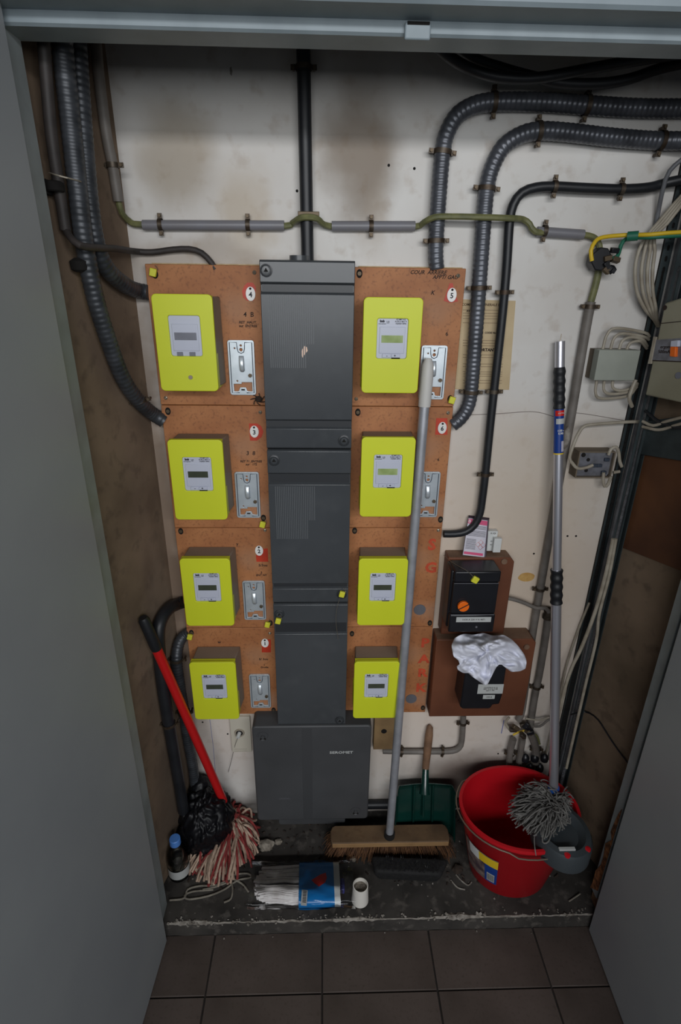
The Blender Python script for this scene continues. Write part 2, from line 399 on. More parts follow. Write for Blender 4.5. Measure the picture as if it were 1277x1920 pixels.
def clip(parent, p, d, r, span=None):
    """pipe clip: strap round the tube with two screwed ears, against the wall"""
    d = Vector((d[0], 0, d[2] if len(d) > 2 else d[1])).normalized(); s = Vector((-d[2], 0, d[0]))
    n = Vector((0, -1, 0)); g = G(); w = .0045; R = r + .0018
    ring = []
    for k in range(17):
        a = math.pi * 2 * k / 16; ring.append(p + s * math.cos(a) * R + n * math.sin(a) * R)
    base = len(g.v)
    for q in ring[:-1]: g.v += [q - d * w, q + d * w]
    for k in range(16):
        k2 = (k + 1) % 16; g.f.append((base + 2 * k, base + 2 * k2, base + 2 * k2 + 1, base + 2 * k + 1))
    M = Matrix(((s[0], n[0], d[0], p[0]), (s[1], n[1], d[1], p[1]), (s[2], n[2], d[2], p[2]), (0, 0, 0, 1)))
    e = R + .0095
    for sg in (-1, 1):
        a, b = sorted((sg * (R - .001), sg * e)); g.box(a, b, -.001, .002, -w, w, M); g.box(a + .003, b - .003, -r, 0, -w * .5, w * .5, M)
    o = obj('pipe_clip', g, m_clip, parent, smooth=True)
    for sg in (-1, 1):
        c = p + s * sg * (R + .0050); obj('screw', G().cyl(c + n * .001, c + n * .006, .0032, 8), m_screwd, o)
    return o
def run(name, label, cat, P, r, m, clips=(), corrug=False, group=None, part='tube', seg=12, **k):
    t = thing(name, label, cat, P[0], group)
    g = corr(P, r, seg=seg + 2, **k) if corrug else G().tube(catmull(P, .012), r, seg)
    obj(part, g, m, t)
    C = catmull(P, .01)
    for c in clips:
        i = min(range(len(C)), key=lambda j: (C[j] - c).length); i = max(1, min(i, len(C) - 2))
        clip(t, C[i], C[i + 1] - C[i - 1], r)
    return t
def pw(off, *pts): return [PW(x, y, off) for x, y in pts]

# ================================================================ STRUCTURE
def struct(name, g, m, **k):
    o = obj(name, g, m, **k); o['kind'] = 'structure'; return o
HB, HF = -.285, -.34            # jamb depth
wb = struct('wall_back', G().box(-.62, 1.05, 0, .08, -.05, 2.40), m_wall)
L0, L1, R0, R1 = LW[0], LW[1], RW[0], RW[1]
struct('wall_left', G().prism([(L0[0], 0, -.05), (L1[0], L1[1], -.05), (-.60, L1[1], -.05), (-.60, 0, -.05)], (0, 0, 1), 2.45), m_side)
struct('wall_right', G().prism([(R0[0], 0, -.05), (R1[0], R1[1], -.05), (1.03, R1[1], -.05), (1.03, 0, -.05)], (0, 0, 1), 2.45), m_sider)
struct('ceiling', G().box(-.62, 1.05, -.36, .08, 2.40, 2.46), m_ceil)
struct('wall_front', G().box(-.95, 1.3, -.36, -.30, 2.075, 2.46), m_frame)
struct('wall_front_left', G().box(-1.2, -.51, -.36, -.30, -.05, 2.075), m_frame)
struct('wall_front_right', G().box(.86, 1.6, -.36, -.30, -.05, 2.075), m_frame)
fl = struct('floor', G().box(-1.2, 1.6, -1.9, -.334, -.05, -.004), m_grout)
obj('concrete_slab', G().grid(lambda u, v: (-.60 + 1.63 * u, -.336 + .336 * v + .003 * noise.noise((u * 40, 3, v * 3)) * (1 - v), .05 + .002 * noise.noise((u * 30, v * 8, 0))), 160, 24)
    .grid(lambda u, v: (-.60 + 1.63 * u, -.336 - .004 * (1 - v) + .003 * noise.noise((u * 40, 3, 0)), -.01 + .06 * v + (.002 * noise.noise((u * 30, 0, 0)) if v == 1 else 0)), 160, 3), m_slab, fl, smooth=True)
g = G()
N_ = 420; base = 0                       # ragged plaster fillet along the slab's front edge
xs = [-.43 + 1.19 * k / N_ for k in range(N_ + 1)]
for k, x in enumerate(xs):
    a_ = max(0, noise.noise((x * 7, 1, 0)) + .22 + .35 * noise.noise((x * 45, 2, 0))) * (2.2 if abs(x - .42) < .07 or abs(x + .36) < .04 else 1)
    hgt = .0003 + .0035 * a_; dep = .0008 + .008 * a_
    y_ = -.338 + .003 * noise.noise((x * 40, 3, 0))
    g.v += [Vector((x, y_ + dep + .004 * noise.noise((x * 90, 0, 7)) * a_, .0500)), Vector((x, y_ + dep * .4, .0508 + hgt * (.6 + .6 * abs(noise.noise((x * 160, 0, 0)))))), Vector((x, y_ - .0015, .0500 + hgt * .3)), Vector((x, y_ - .0012 - .002 * a_, .050 - .002 - .012 * a_ * abs(noise.noise((x * 70, 5, 0)))))]
    if k:
        o_ = (k - 1) * 4
        for j in range(3): g.f.append((o_ + j, o_ + j + 1, o_ + j + 5, o_ + j + 4))
for k in range(160):
    x = random.uniform(-.43, .75); s_ = random.uniform(.0008, .0022) * (1.6 if abs(x - .40) < .06 or abs(x + .36) < .05 else 1)
    c = Vector((x, -.335 + random.gauss(0, .006), .0515 + random.uniform(-.002, .002)))
    M = Matrix.Translation(c) @ Matrix.Rotation(random.uniform(0, 6), 4, 'Z') @ Matrix.Rotation(random.uniform(-.9, .9), 4, 'X')
    g.box(-s_ * 1.4, s_ * 1.4, -s_, s_, -s_ * .6, s_ * .6, M)
for k in range(70):
    x = random.uniform(-.40, .72); y = random.uniform(-.36, -.1); z = .051
    if y < -.34: z = .002
    s_ = random.uniform(.0006, .002); M = Matrix.Translation((x, y, z)) @ Matrix.Rotation(random.uniform(0, 6), 4, 'Z')
    g.box(-s_, s_, -s_, s_, -s_ * .5, s_ * .6, M)
obj('plaster_crumbs', g, m_plaster, fl, kind='stuff', smooth=False)
g = G()
for k in range(420):
    x = random.uniform(-.42, .74); y = random.uniform(-.25, -.01); s_ = random.uniform(.001, .005)
    M = Matrix.Translation((x, y, .052)) @ Matrix.Rotation(random.uniform(0, 6), 4, 'Z') @ Matrix.Rotation(random.uniform(-1, 1), 4, 'X')
    g.box(-s_, s_, -s_ * .5, s_ * .5, -s_ * .4, s_ * .5, M)
obj('dirt_debris', g, m_dirt, fl, kind='stuff', smooth=False)
# tiles: joints at x = -.301 + .2985 k, rows meet at y = -.483
T = .2985; tb = {}
for row, (y0, y1) in enumerate([(-.483, -.338), (-.483 - T, -.483), (-.483 - 2 * T, -.483 - T), (-.483 - 3 * T, -.483 - 2 * T), (-.483 - 4 * T, -.483 - 3 * T)]):
    for k in range(-3, 6):
        x0 = -.301 + T * (k - 0); key = (row == 0)
        if key not in tb:
            gg = G().box(0, T - .004, 0, (y1 - y0) - .004, -.008, 0)
            o = obj('tile', gg, m_tile, fl, bevel=.0012); tb[key] = o
        else:
            o = tb[key].copy(); COL.objects.link(o)
        o.location = (x0 + .002, y0 + .002, random.uniform(-.0004, .0004)); o.rotation_euler = (random.uniform(-.001, .001), 0, 0)

# door frame and leaves
jl = struct('trim_1', G().box(-.472, -.443, -.352, HB, .05, 2.06), m_frame, bevel=.002)
g = G().box(.772, .862, -.318, HB - .003, .085, 2.06); jr = struct('trim_2', g, m_frame, bevel=.002)
# rotten foot of the right jamb
def jag(u): return .006 * noise.noise((u * 31, 5, 0))
poly = [PX(x, y, .7715) for x, y in ((1172, 1527), (1160, 1527), (1152, 1545), (1146, 1560), (1148, 1575), (1136, 1582), (1133, 1604), (1128, 1622), (1118, 1632), (1112, 1655), (1108, 1664), (1122, 1672), (1150, 1600))]
poly = [Vector((.7718, min(max(p[1], -.317), -.286), p[2])) for p in poly]
obj('rotten_patch', G().prism(poly, (-1, 0, 0), .002), m_rot, jr, label='brown rotten wood where the paint has flaked')
obj('foot_block', G().box(.775, .86, -.325, -.290, .0, .088), m_rot2, jr, bevel=.004, label='raw crumbling wood foot block')
# header of the frame: rebated section, seen from below
poly = [(0, HB, 2.06), (0, HB, 2.003), (0, -.337, 2.003), (0, -.341, 2.006), (0, -.341, 2.020), (0, -.390, 2.020), (0, -.394, 2.024), (0, -.394, 2.085), (0, -.30, 2.085), (0, -.30, 2.06)]
hd = struct('trim_3', G().prism([(-.52, p[1], p[2]) for p in poly], (1, 0, 0), 1.40), m_frame2)
pa, pb = PY(757, 47, -.342), PY(803, 79, -.342)
obj('strike_plate', G().box(.112, .148, -.349, -.341, 1.9965, 2.0165), m_frame2, hd, bevel=.002, label='painted strike plate under the frame head')
obj('strike_hole', G().box(.115, .146, -.3495, -.3485, 2.0125, 2.0165), m_hole, hd)
# side frame pieces in front of the jambs, from which the leaves hang
struct('trim_4', G().box(-.55, -.474, -.40, -.318, 0, 2.09), m_frame, bevel=.002)
struct('trim_5', G().box(.795, .88, -.40, -.318, 0, 2.09), m_frame, bevel=.002)
def leaf(name, A, B, t, z0, z1, bv=.004):
    A, B = Vector((*A, 0)), Vector((*B, 0)); d = (B - A).normalized(); n = Vector((-d[1], d[0], 0)) * t
    return struct(name, G().prism([A + Vector((0, 0, z0)), B + Vector((0, 0, z0)), B + n + Vector((0, 0, z0)), A + n + Vector((0, 0, z0))], (0, 0, 1), z1 - z0), m_paint, bevel=bv, seg=3)
leaf('door_1', (-.430, -.356), (-.462, -.93), -.04, .008, 2.05, .0015)
leaf('door_2', (.749, -.352), (.722, -.93), .04, .008, 2.05)
# fine marks on the back wall
g = G()
def wire(pts, r=.0006, Y=.0005): return G().tube(catmull([PW(x, y, Y) for x, y in pts], .02), r, 4)
for pts in (((870, 778), (930, 776), (1000, 772), (1042, 782)), ((1080, 774), (1110, 778), (1180, 790))):
    g.tube(catmull([PW(x, y, .0002) for x, y in pts], .01), .0009, 4)
obj('crack', g, m_pencil, wb, label='hairline crack across the wall')
g = G()
for pts in (((393, 1345), (400, 1400), (404, 1450)),): g.tube([PW(x, y, .0003) for x, y in pts], .0006, 4)
g.tube([PW(940, 1375, .0003), PW(945, 1350, .0003)], .0012, 4)
obj('blue_mark', g, m_bluep, wb, label='blue crayon mark')
g = G()
for (x, y) in ((1064, 1005), (1080, 1005), (1001, 1038), (729, 310), (777, 316), (557, 358), (934, 1413), (380, 1354), (427, 1376)):
    p = PW(x, y, 0); g.cyl(p + Vector((0, .002, 0)), p - Vector((0, .0008, 0)), .0028, 8)
obj('drill_holes', g, m_hole, wb)
p = PW(433, 133, 0); obj('paint_chip', G().prism([p + Vector((a, 0, b)) for a, b in ((-.002, -.005), (.001, -.008), (.003, 0), (.001, .007), (-.002, .004))], (0, -1, 0), .001), m_plaster, wb, label='white chip in the paint')
g = G(); p = PW(987, 1082, 0)
g.prism([(p[0] + .022 * math.cos(a) * (1 + .2 * noise.noise((a, 0, 0))), -.0008, p[2] + .014 * math.sin(a)) for a in [k * math.pi / 9 for k in range(18)]], (0, 1, 0), .002)
obj('filler_patch', g, mat('ochre_filler', (206, 168, 104), .9, rgb2=(190, 146, 82), scale=60), wb, label='ochre filler patch on the wall')

# ================================================================ METER BOARDS (2 columns x 4)
ZR = [1.716, 1.417, 1.104, .801, .495]
BY = -.025
def spill(kind, px, py, parent, Y=BY, r=.0085):
    """countersunk oval / screw / seal on a board"""
    p = PY(px, py, Y)
    if kind == 'hole':
        o = obj('countersunk_hole', flat(curve2d([circ(0, 0, r * .75, r * 1.05, a=.3)], depth=.0006), (p[0], Y - .0004, p[2]), Matrix.Rotation(0, 4, 'Z') @ FACE), m_hole, parent, smooth=False)
        obj('screw', G().cyl(p + Vector((0, .001, 0)), p + Vector((0, -.0018, 0)), r * .5, 10), m_screwd, o)
    elif kind == 'screw':
        obj('screw', G().lathe([(.0045, 0), (.004, -.002), (.002, -.003), (.0006, -.0022)], p, 12, M=Matrix.Rotation(-math.pi / 2, 4, 'X')), m_screw, parent)
    elif kind == 'seal':
        o = obj('lead_seal', G().box(-.007, .007, -.006, .002, -.008, .008, Matrix.Translation(p + Vector((0, -.006, 0))) @ Matrix.Rotation(.25, 4, 'Y')), m_seal, parent, bevel=.0015, label='yellow plastic seal')
        obj('seal_wire', G().tube(catmull([p + Vector((.004, -.002, .014)), p + Vector((.01, -.006, .006)), p + Vector((0, -.008, 0))], .004), .0006, 5), m_screw, o)
def tag(parent, px, py, digit, sticker):
    p = PY(px, py, BY)
    st = [PY(x, y, BY) for x, y in sticker]
    obj('red_sticker', flatprism([(q[0], q[2]) for q in st], BY - .0006, BY + .0002), m_red, parent, label='torn red sticker')
    o = obj('number_tag', G().prism([(p[0] + a, BY - .0024, p[2] + b) for a, b in circ(0, 0, .0105, .0145, 24)], (0, 1, 0), .0016), m_enam, parent, bevel=.0005, label='white oval enamel tag numbered ' + digit)
    text('number', digit, .015, (p[0], BY - .0027, p[2] - .002), m_inkb, o, bold=.0004)
    obj('pin', G().cyl(p + Vector((0, -.002, .0105)), p + Vector((0, -.0045, .0105)), .0024, 10), m_hole, o)
boards = {}
XL, XR = (-.378, -.1325), (.0655, .306)
bl = {('L', 0): 'orange chipboard panel at the top of the left column', ('L', 1): 'orange chipboard panel second from top in the left column', ('L', 2): 'orange chipboard panel third from top in the left column', ('L', 3): 'orange chipboard panel lowest in the left column',
      ('R', 0): 'orange chipboard panel with COUR ARRIERE written along its top edge', ('R', 1): 'orange chipboard panel second from top in the right column', ('R', 2): 'chipboard panel stencilled with red letters S G on the right', ('R', 3): 'chipboard panel stencilled with red letters PARK, lowest on the right'}
for (c, (x0, x1)) in (('L', XL), ('R', XR)):
    for i in range(4):
        t = thing('meter_board', bl[c, i], 'panel', ((x0 + x1) / 2, 0, ZR[i + 1]), 'orange chipboard meter panels'); boards[c, i] = t
        obj('panel', G().box(x0, x1, BY, -.008, ZR[i + 1] + .0006, ZR[i] - .0006), m_board, t, bevel=.0015)
        obj('batten', G().box(x0 + .01, x1 - .004, -.008, 0, ZR[i + 1] + .004, ZR[i] + (.002 if i == 0 else -.004)), m_boardedge, t)
B = boards
for c, i, k, x, y in (('L', 0, 'hole', 291, 514), ('L', 0, 'screw', 477, 511), ('L', 0, 'screw', 311, 746), ('L', 1, 'hole', 315, 771), ('L', 1, 'screw', 488, 773), ('L', 1, 'hole', 494, 971), ('L', 2, 'hole', 339, 996), ('L', 2, 'screw', 497, 994), ('L', 2, 'hole', 507, 1168), ('L', 3, 'hole', 359, 1186), ('L', 3, 'hole', 513, 1331), ('L', 3, 'screw', 506, 1187),
                      ('R', 0, 'hole', 674, 513), ('R', 0, 'screw', 859, 517), ('R', 0, 'screw', 668, 748), ('R', 0, 'hole', 844, 748), ('R', 1, 'hole', 671, 773), ('R', 1, 'screw', 840, 774), ('R', 1, 'hole', 826, 974), ('R', 2, 'hole', 665, 995), ('R', 2, 'screw', 822, 994), ('R', 2, 'hole', 806, 1168), ('R', 3, 'hole', 660, 1188), ('R', 3, 'hole', 793, 1327),
                      ('L', 0, 'seal', 289, 511), ('R', 0, 'seal', 846, 749), ('L', 1, 'seal', 493, 981), ('L', 2, 'seal', 502, 1168), ('L', 3, 'seal', 357, 1191)):
    spill(k, x, y, B[c, i])
def st_(cx, cy, pts): return [(cx + a, cy + b) for a, b in pts]
tag(B['L', 0], 470, 551, '4', st_(464, 548, [(-10, -2), (-6, -12), (0, -18), (10, -18), (16, -10), (15, 4), (12, 16), (0, 16), (-8, 10)]))
tag(B['L', 1], 477, 809, '3', st_(478, 809, [(-11, -15), (4, -15), (12, -10), (16, 0), (13, 10), (4, 17), (-9, 17), (-10, 0)]))
tag(B['L', 2], 486, 1032, '2', st_(492, 1042, [(-12, 0), (-6, -12), (10, -14), (11, 11), (-11, 11)]))
tag(B['L', 3], 497, 1205, '1', st_(500, 1213, [(-9, -8), (0, -14), (8, -14), (8, 10), (-9, 10)]))
tag(B['R', 0], 847, 553, '5', st_(845, 551, [(-13, 13), (-2, -20), (4, -20), (6, -8), (14, 14), (0, 17)]))
tag(B['R', 1], 829, 802, '6', st_(828, 800, [(-10, -16), (11, -16), (11, 15), (-12, 15)]))
# handwriting and stencils
for c, i, s_, sz, x, y, sh in (('L', 0, '4  B', .014, 466, 590, .1), ('L', 0, 'RET  HAUT.\nsur  ENTREE', .0075, 465, 608, .1), ('L', 1, '3  8', .014, 470, 850, .1), ('L', 1, 'RET 71 .ENTREE\nsur   172', .0075, 471, 868, .1), ('L', 2, '5/3ou', .010, 493, 1060, .1), ('L', 2, '2\nENT NY', .008, 490, 1076, .1), ('L', 3, '5/ 3ou', .010, 494, 1236, .1), ('L', 3, '1\nDroite', .008, 496, 1249, .1),
                               ('R', 0, 'COUR  ARRIERE', .011, 803, 511, .25), ('R', 0, 'APPT/ GAU', .011, 835, 520, .25), ('R', 0, 'K', .012, 811, 549, .3), ('R', 0, '6', .012, 838, 626, 0), ('R', 1, '6', .010, 822, 862, 0), ('L', 2, 'y', .012, 445, 1020, 0), ('L', 3, 'w', .012, 411, 1204, .2)):
    p = PY(x, y, BY); text('handwriting', s_, sz, (p[0], BY - .0003, p[2]), m_ink, B[c, i], shear=sh, bold=.00022)
def stencil(ch, px, py, w, h, c, i):
    p = PY(px, py, BY); o = text('stencil_letter', ch, h * 1.38, (p[0], BY - .0003, p[2]), m_stencil, B[c, i], scale=(w / h * 1.25, 1), bold=.0016)
stencil('S', 810, 1022, .026, .032, 'R', 2); stencil('G', 808, 1065, .025, .030, 'R', 2)
stencil('P', 797, 1206, .026, .030, 'R', 3); stencil('A', 795, 1236, .026, .028, 'R', 3); stencil('R', 792, 1262, .026, .028, 'R', 3); stencil('K', 789, 1290, .026, .030, 'R', 3)
for (x, y, i) in ((787, 1143, 2), (771, 1310, 3)):
    p = PY(x, y, BY); obj('grey_disc', flatprism([(p[0] + a, p[2] + b) for a, b in circ(0, 0, .0165, .0165, 28)], BY - .0012, BY), m_greyp, B['R', i], label='flat grey disc')
p = PY(484, 748, BY)
g = G()
for k in range(7):
    a = k * .9; g.tube(catmull([p + Vector((0, -.003, 0)), p + Vector((.008 * math.cos(a), -.009, .007 * math.sin(a))), p + Vector((.017 * math.cos(a + .5), -.004, .014 * math.sin(a + .5)))], .004), .0011, 5)
g.lathe([(.001, -.006), (.008, -.003), (.009, .002), (.006, .006), (.001, .008)], p + Vector((.002, -.006, 0)), 10)
obj('bug_clump', g, m_dirt, B['L', 0], label='dark bug-like clump with bent legs')  # a dark bug: round body and bent legs

# ================================================================ METERS
def make_meter(x, z, label, old=False, lcd=m_lcd):
    w, h, y0, y1 = .120, .192, -.102, BY      # centred x, top z
    t = thing('electricity_meter', label, 'meter', (x, y1, z - h), 'lime yellow electricity meters')
    obj('body', G().add([(x - w / 2 + .004, y1, z - h + .004), (x + w / 2 + .010 - .004, y1, z - h + .004), (x + w / 2 + .004, y1, z - .004), (x - w / 2 + .004, y1, z - .004),
                         (x - w / 2 + .003, y0 + .012, z - h + .003), (x + w / 2 - .003, y0 + .012, z - h + .003), (x + w / 2 - .003, y0 + .012, z - .003), (x - w / 2 + .003, y0 + .012, z - .003)],
                        [(0, 1, 2, 3), (7, 6, 5, 4), (0, 4, 5, 1), (1, 5, 6, 2), (2, 6, 7, 3), (3, 7, 4, 0)]), m_body, t, bevel=.003)
    # cover: rim with an opening for the face, skirt round the lower half
    fx0, fx1, fz0, fz1 = x - .0335, x + .0345, z - h + .070, z - .038
    cv = obj('cover', flat(curve2d([rr(x - w / 2, x + w / 2, z - h, z, .008)], [rr(fx0, fx1, fz0, fz1, .006)], depth=.006, bev=.0015), (0, y0 + .003, 0)), m_yellow, t, label='bright lime yellow cover')
    obj('skirt', G().box(x - w / 2 + .001, x + w / 2 - .001, y0 + .004, y0 + .018, z - .006, z - .001), m_yellow, t)
    obj('skirt', G().box(x - w / 2 + .001, x + w / 2 - .001, y0 + .004, y1 + .001, z - h + .001, z - h + .006)
        .box(x + w / 2 - .003, x + w / 2 - .0005, y0 + .004, y1 + .001, z - h + .002, z - h + .075).box(x - w / 2 + .0005, x - w / 2 + .003, y0 + .004, y1 + .001, z - h + .002, z - h + .075), m_yellow, t)
    fy = y0 - .001
    fc = obj('face_plate', G().rrect(fx0 + .001, fx1 - .001, fz0 + .001, fz1 - .001, .006, fy + .002, fy + .012), m_face, t, bevel=.0015, label='pale grey meter face')
    obj('inset_panel', G().box(fx0 + .007, fx1 - .007, fy + .0005, fy + .004, fz0 + .012, fz1 - .018), m_face, fc, bevel=.001)
    lz = (fz0 + fz1) / 2 - .002
    obj('display', G().box(x - .022, x + .0235, fy - .0002, fy + .003, lz - .006, lz + .009), lcd, t, label='lcd display')
    if old:
        for dx in (-.014, .012): obj('slot', G().box(x + dx - .006, x + dx + .006, fy - .0004, fy + .004, fz0 + .002, fz0 + .010), m_lcdg, fc)
        obj('seal_screw', G().cyl((x + .004, y0 - .004, z - h + .028), (x + .004, y0 + .002, z - h + .028), .0045, 12), m_screw, t)
    else:
        for dx in (-.010, .010): obj('button', G().box(x + dx - .0092, x + dx + .0092, fy - .0003, fy + .004, fz0 + .0035, fz0 + .0115), m_face, fc, bevel=.0008)
        obj('button_gap', G().box(x + .001, x + .019, fy - .0002, fy + .004, fz0 + .0012, fz0 + .0036), m_hole, fc)
        text('marking', '-      +', .008, (x, fy - .0006, fz0 + .0075), m_inkb, fc, bold=.0002)
        text('marking', 'Imb', .0065, (fx0 + .012, fy + .0014, fz1 - .007), m_inkb, fc, bold=.0004)
        text('marking', 'E 450\n220V', .0028, (fx0 + .024, fy + .0014, fz1 - .009), m_inkb, fc)
        text('marking', 'CE M07 012\nN 0512 0817 4\n15(60)A 50Hz', .0040, (fx1 - .017, fy + .0014, fz1 - .0075), m_inkb, fc, bold=.00005)
        text('marking', 'monophase', .0034, (fx0 + .012, fy + .0014, fz1 - .012), m_inkb, fc)
        obj('latch', G().box(x + .0015, x + .0055, y0 - .0006, y0 + .001, z - h + .022, z - h + .028), m_inkb, t)
        obj('latch_face', G().box(x + .0025, x + .0045, y0 - .0010, y0 + .001, z - h + .0232, z - h + .0268), m_yellow, t)
    obj('pinhole', G().cyl((x, y0 - .0012, z - .017), (x, y0 + .002, z - .017), .0017, 8), m_hole, t)
    return t
make_meter(-.2885, 1.657, 'lime yellow meter with two grey slots, topmost on the left', True, m_lcdg)
make_meter(-.289, 1.354, 'lime yellow meter second from top in the left column')
make_meter(-.2915, 1.055, 'lime yellow meter third from top in the left column')
make_meter(-.297, .744, 'lime yellow meter lowest in the left column, right of the red mop handle')
make_meter(.1435, 1.656, 'lime yellow meter with a bright green display, topmost on the right', lcd=m_lcdb)
make_meter(.1475, 1.362, 'lime yellow meter second from top in the right column', lcd=m_lcdb)
make_meter(.149, 1.054, 'lime yellow meter on the panel stencilled S G')
make_meter(.145, .742, 'lime yellow meter on the panel stencilled PARK, above the broom')

# ================================================================ ZINC PLATES
def make_plate(x, z, label, first=[]):
    if first: return copy_thing(first[0], (x, BY, z), label)
    w, h = .058, .120
    t = thing('mounting_plate', label, 'metal plate', (0, BY, 0), 'zinc breaker mounting plates')
    y = BY - .006
    outer = rr(-w / 2, w / 2, 0, h, .005)
    h1 = circ(.0, h - .020, .0042, n=12); h2 = circ(.0, h - .011, .003, n=12)
    win = [(-w / 2 + .008, .007), (-w / 2 + .016, .007), (-.009, .008), (-.006, .016), (.006, .016), (.009, .008), (w / 2 - .014, .007), (w / 2 - .007, .007), (w / 2 - .007, .029), (-.003, .029), (-.003, .025), (-w / 2 + .008, .025)]
    obj('plate', flat(curve2d([outer], [h1, h2, win, circ(-.014, h - .017, .0024, n=10), circ(-.012, .031, .0026, n=10)], depth=.004, bev=.0006), (0, y + .003, 0)), m_zinc, t, label='zinc plated steel')
    gl = G(); e = w / 2 - .0042
    path = [(-.008, .0045), (-e, .0045), (-e, h - .0045), (-.009, h - .0045), (-.008, h - .018), (-.006, h - .025), (0, h - .028), (.006, h - .025), (.008, h - .018), (.009, h - .0045), (e, h - .0045), (e, .0045), (.008, .0045)]
    gl.tube([(a, y + .0005, b) for a, b in path], .0010, 6)
    obj('groove', gl, m_zincg, t)
    gt = G().grid(lambda u, v: (-.0055 + .011 * u + .001 * v, y - .001 - .007 * math.sin(v * 2.6) * (1 if 0 < u < 1 else .75), h - .033 - .032 * v - (.003 if 0 < u < 1 and v == 1 else 0)), 4, 8)
    gt.box(-.011, -.0065, y + .0003, y + .0012, h - .062, h - .032).box(.0065, .012, y + .0003, y + .0012, h - .062, h - .030)
    o = obj('tongue', gt, m_zinc, t); md = o.modifiers.new('s', 'SOLIDIFY'); md.thickness = .001
    obj('clamp_screw', G().cyl((.018, y - .005, .044), (.018, y + .002, .044), .0045, 6), m_screwd, t)
    obj('slot', G().box(-.004, .004, y - .0006, y + .002, .010, .013), m_hole, t)
    t.location = (x, BY, z); first.append(t); ORG[t] = Vector((x, BY, z)); t['label'] = label
    return t
for (x, z, l) in ((-.185, 1.443, 'zinc mounting plate topmost on the left, beside the meter with slots'), (-.188, 1.135, 'zinc mounting plate second from top in the left column'), (-.186, .831, 'zinc mounting plate third from top in the left column'), (-.184, .524, 'zinc mounting plate lowest in the left column'),
                  (.250, 1.436, 'zinc mounting plate behind the off-white sleeve of the broom pole'), (.259, 1.137, 'zinc mounting plate half behind the broom pole, lower one on the right')):
    make_plate(x, z, l)

# ================================================================ GREY TERMINAL COVERS
def knob(parent, px, py, Y, r=.0125, name='cover_knob'):
    p = PY(px, py, Y)
    M = Matrix.Rotation(math.pi / 2, 4, 'X')
    o = obj(name, G().lathe([(r, 0), (r, .0025), (r * .8, .0035), (r * .72, .0012), (r * .66, .0012), (r * .6, .004), (.0001, .0045)], p, 24, M=M), m_cover, parent)
    obj('knob_slot', G().prism([p + Vector((r * .42 * math.cos(a), -.0042, r * .42 * math.sin(a))) for a in (math.pi / 2, math.pi * 7 / 6, math.pi * 11 / 6)], (0, -1, 0), .0010), m_hole, o)
    obj('knob_ring', G().lathe([(r * .98, .003), (r * 1.0, .0036), (r * .86, .0040), (r * .84, .003)], p, 24, M=M), m_coverg, o)
def cover(z0, z1, grooves, label, ribs, yb=-.004):
    x0, x1 = -.131, .064; yf = -.080
    t = thing('terminal_cover', label, 'cover', ((x0 + x1) / 2, 0, z0), 'grey terminal covers in the middle column')
    prof = [(yb, z0), (yf + .004, z0), (yf, z0 + .003)]
    for (a, b) in grooves: prof += [(yf, a - .004), (yf + .006, a), (yf + .006, b), (yf - .001, b + .004)]
    prof += [(yf, z1 - .003), (yf + .004, z1), (yb, z1)]
    obj('shell', G().prism([(x0, y, z) for y, z in prof], (1, 0, 0), x1 - x0), m_cover, t, bevel=.0012)
    for (a, b) in grooves: obj('groove_shade_band', G().box(x0 + .003, x1 - .003, yf + .0052, yf + .0056, a, b), m_coverg, t)  # darker strip puts the groove's shade into the colour
    if ribs:
        g = G()
        for k in range(22):
            xx = x0 + .016 + k * .0044
            g.box(xx, xx + .0018, yf - .0014, yf + .001, ribs[0] + (.0 if k < 18 else .05), ribs[1])
        obj('ribbing', g, m_rib, t, label='fine vertical ribbing')
    return t
Yc = -.08
zt = lambda y: PY(570, y, Yc)[2]
c1 = cover(1.329, 1.725, [(zt(801), zt(790)), (zt(548), zt(534))], 'grey terminal cover at the top, with a chipped spot in its middle', (zt(690), zt(556)))
knob(c1, 499, 507, Yc - .001); knob(c1, 645, 826, Yc - .001)
g = G(); p = PY(570, 659, Yc)
g.prism([(p[0] + a * .0016, Yc - .0012, p[2] + b * .0013) for a, b in ((-4, -3), (-2, 4), (1, 9), (4, 7), (5, 1), (2, -3), (-2, -10), (-3, -6))], (0, 1, 0), .0008)
obj('chip', g, mat('chipped_pink', (240, 206, 184), .7), c1, label='pale chipped spot')
c2 = cover(.915, 1.326, [(zt(1102), zt(1096)), (zt(906), zt(890))], 'grey terminal cover in the middle of the column', (zt(1010), zt(912)))
knob(c2, 514, 863, Yc - .001); knob(c2, 641, 1114, Yc - .001)
spill('seal', 641, 1111, c2, Yc - .006)
obj('hanging_wire', G().tube(catmull([PY(638, 1118, Yc - .009), PY(632, 1140, Yc - .010), PY(630, 1165, Yc - .011), PY(634, 1198, Yc - .010)], .01), .0006, 5), m_screw, c2)
c3 = cover(.505, .911, [(zt(1187), zt(1170))], 'grey terminal cover at the bottom, overlapping the wide box', None)
knob(c3, 524, 1151, Yc - .001); knob(c3, 637, 1350, Yc - .001)
spill('seal', 522, 1161, c3, Yc - .004, r=.006)
obj('top_gland', G().cyl((-.052, -.04, 1.72), (-.052, -.04, 1.735), .02), m_cover, c1)

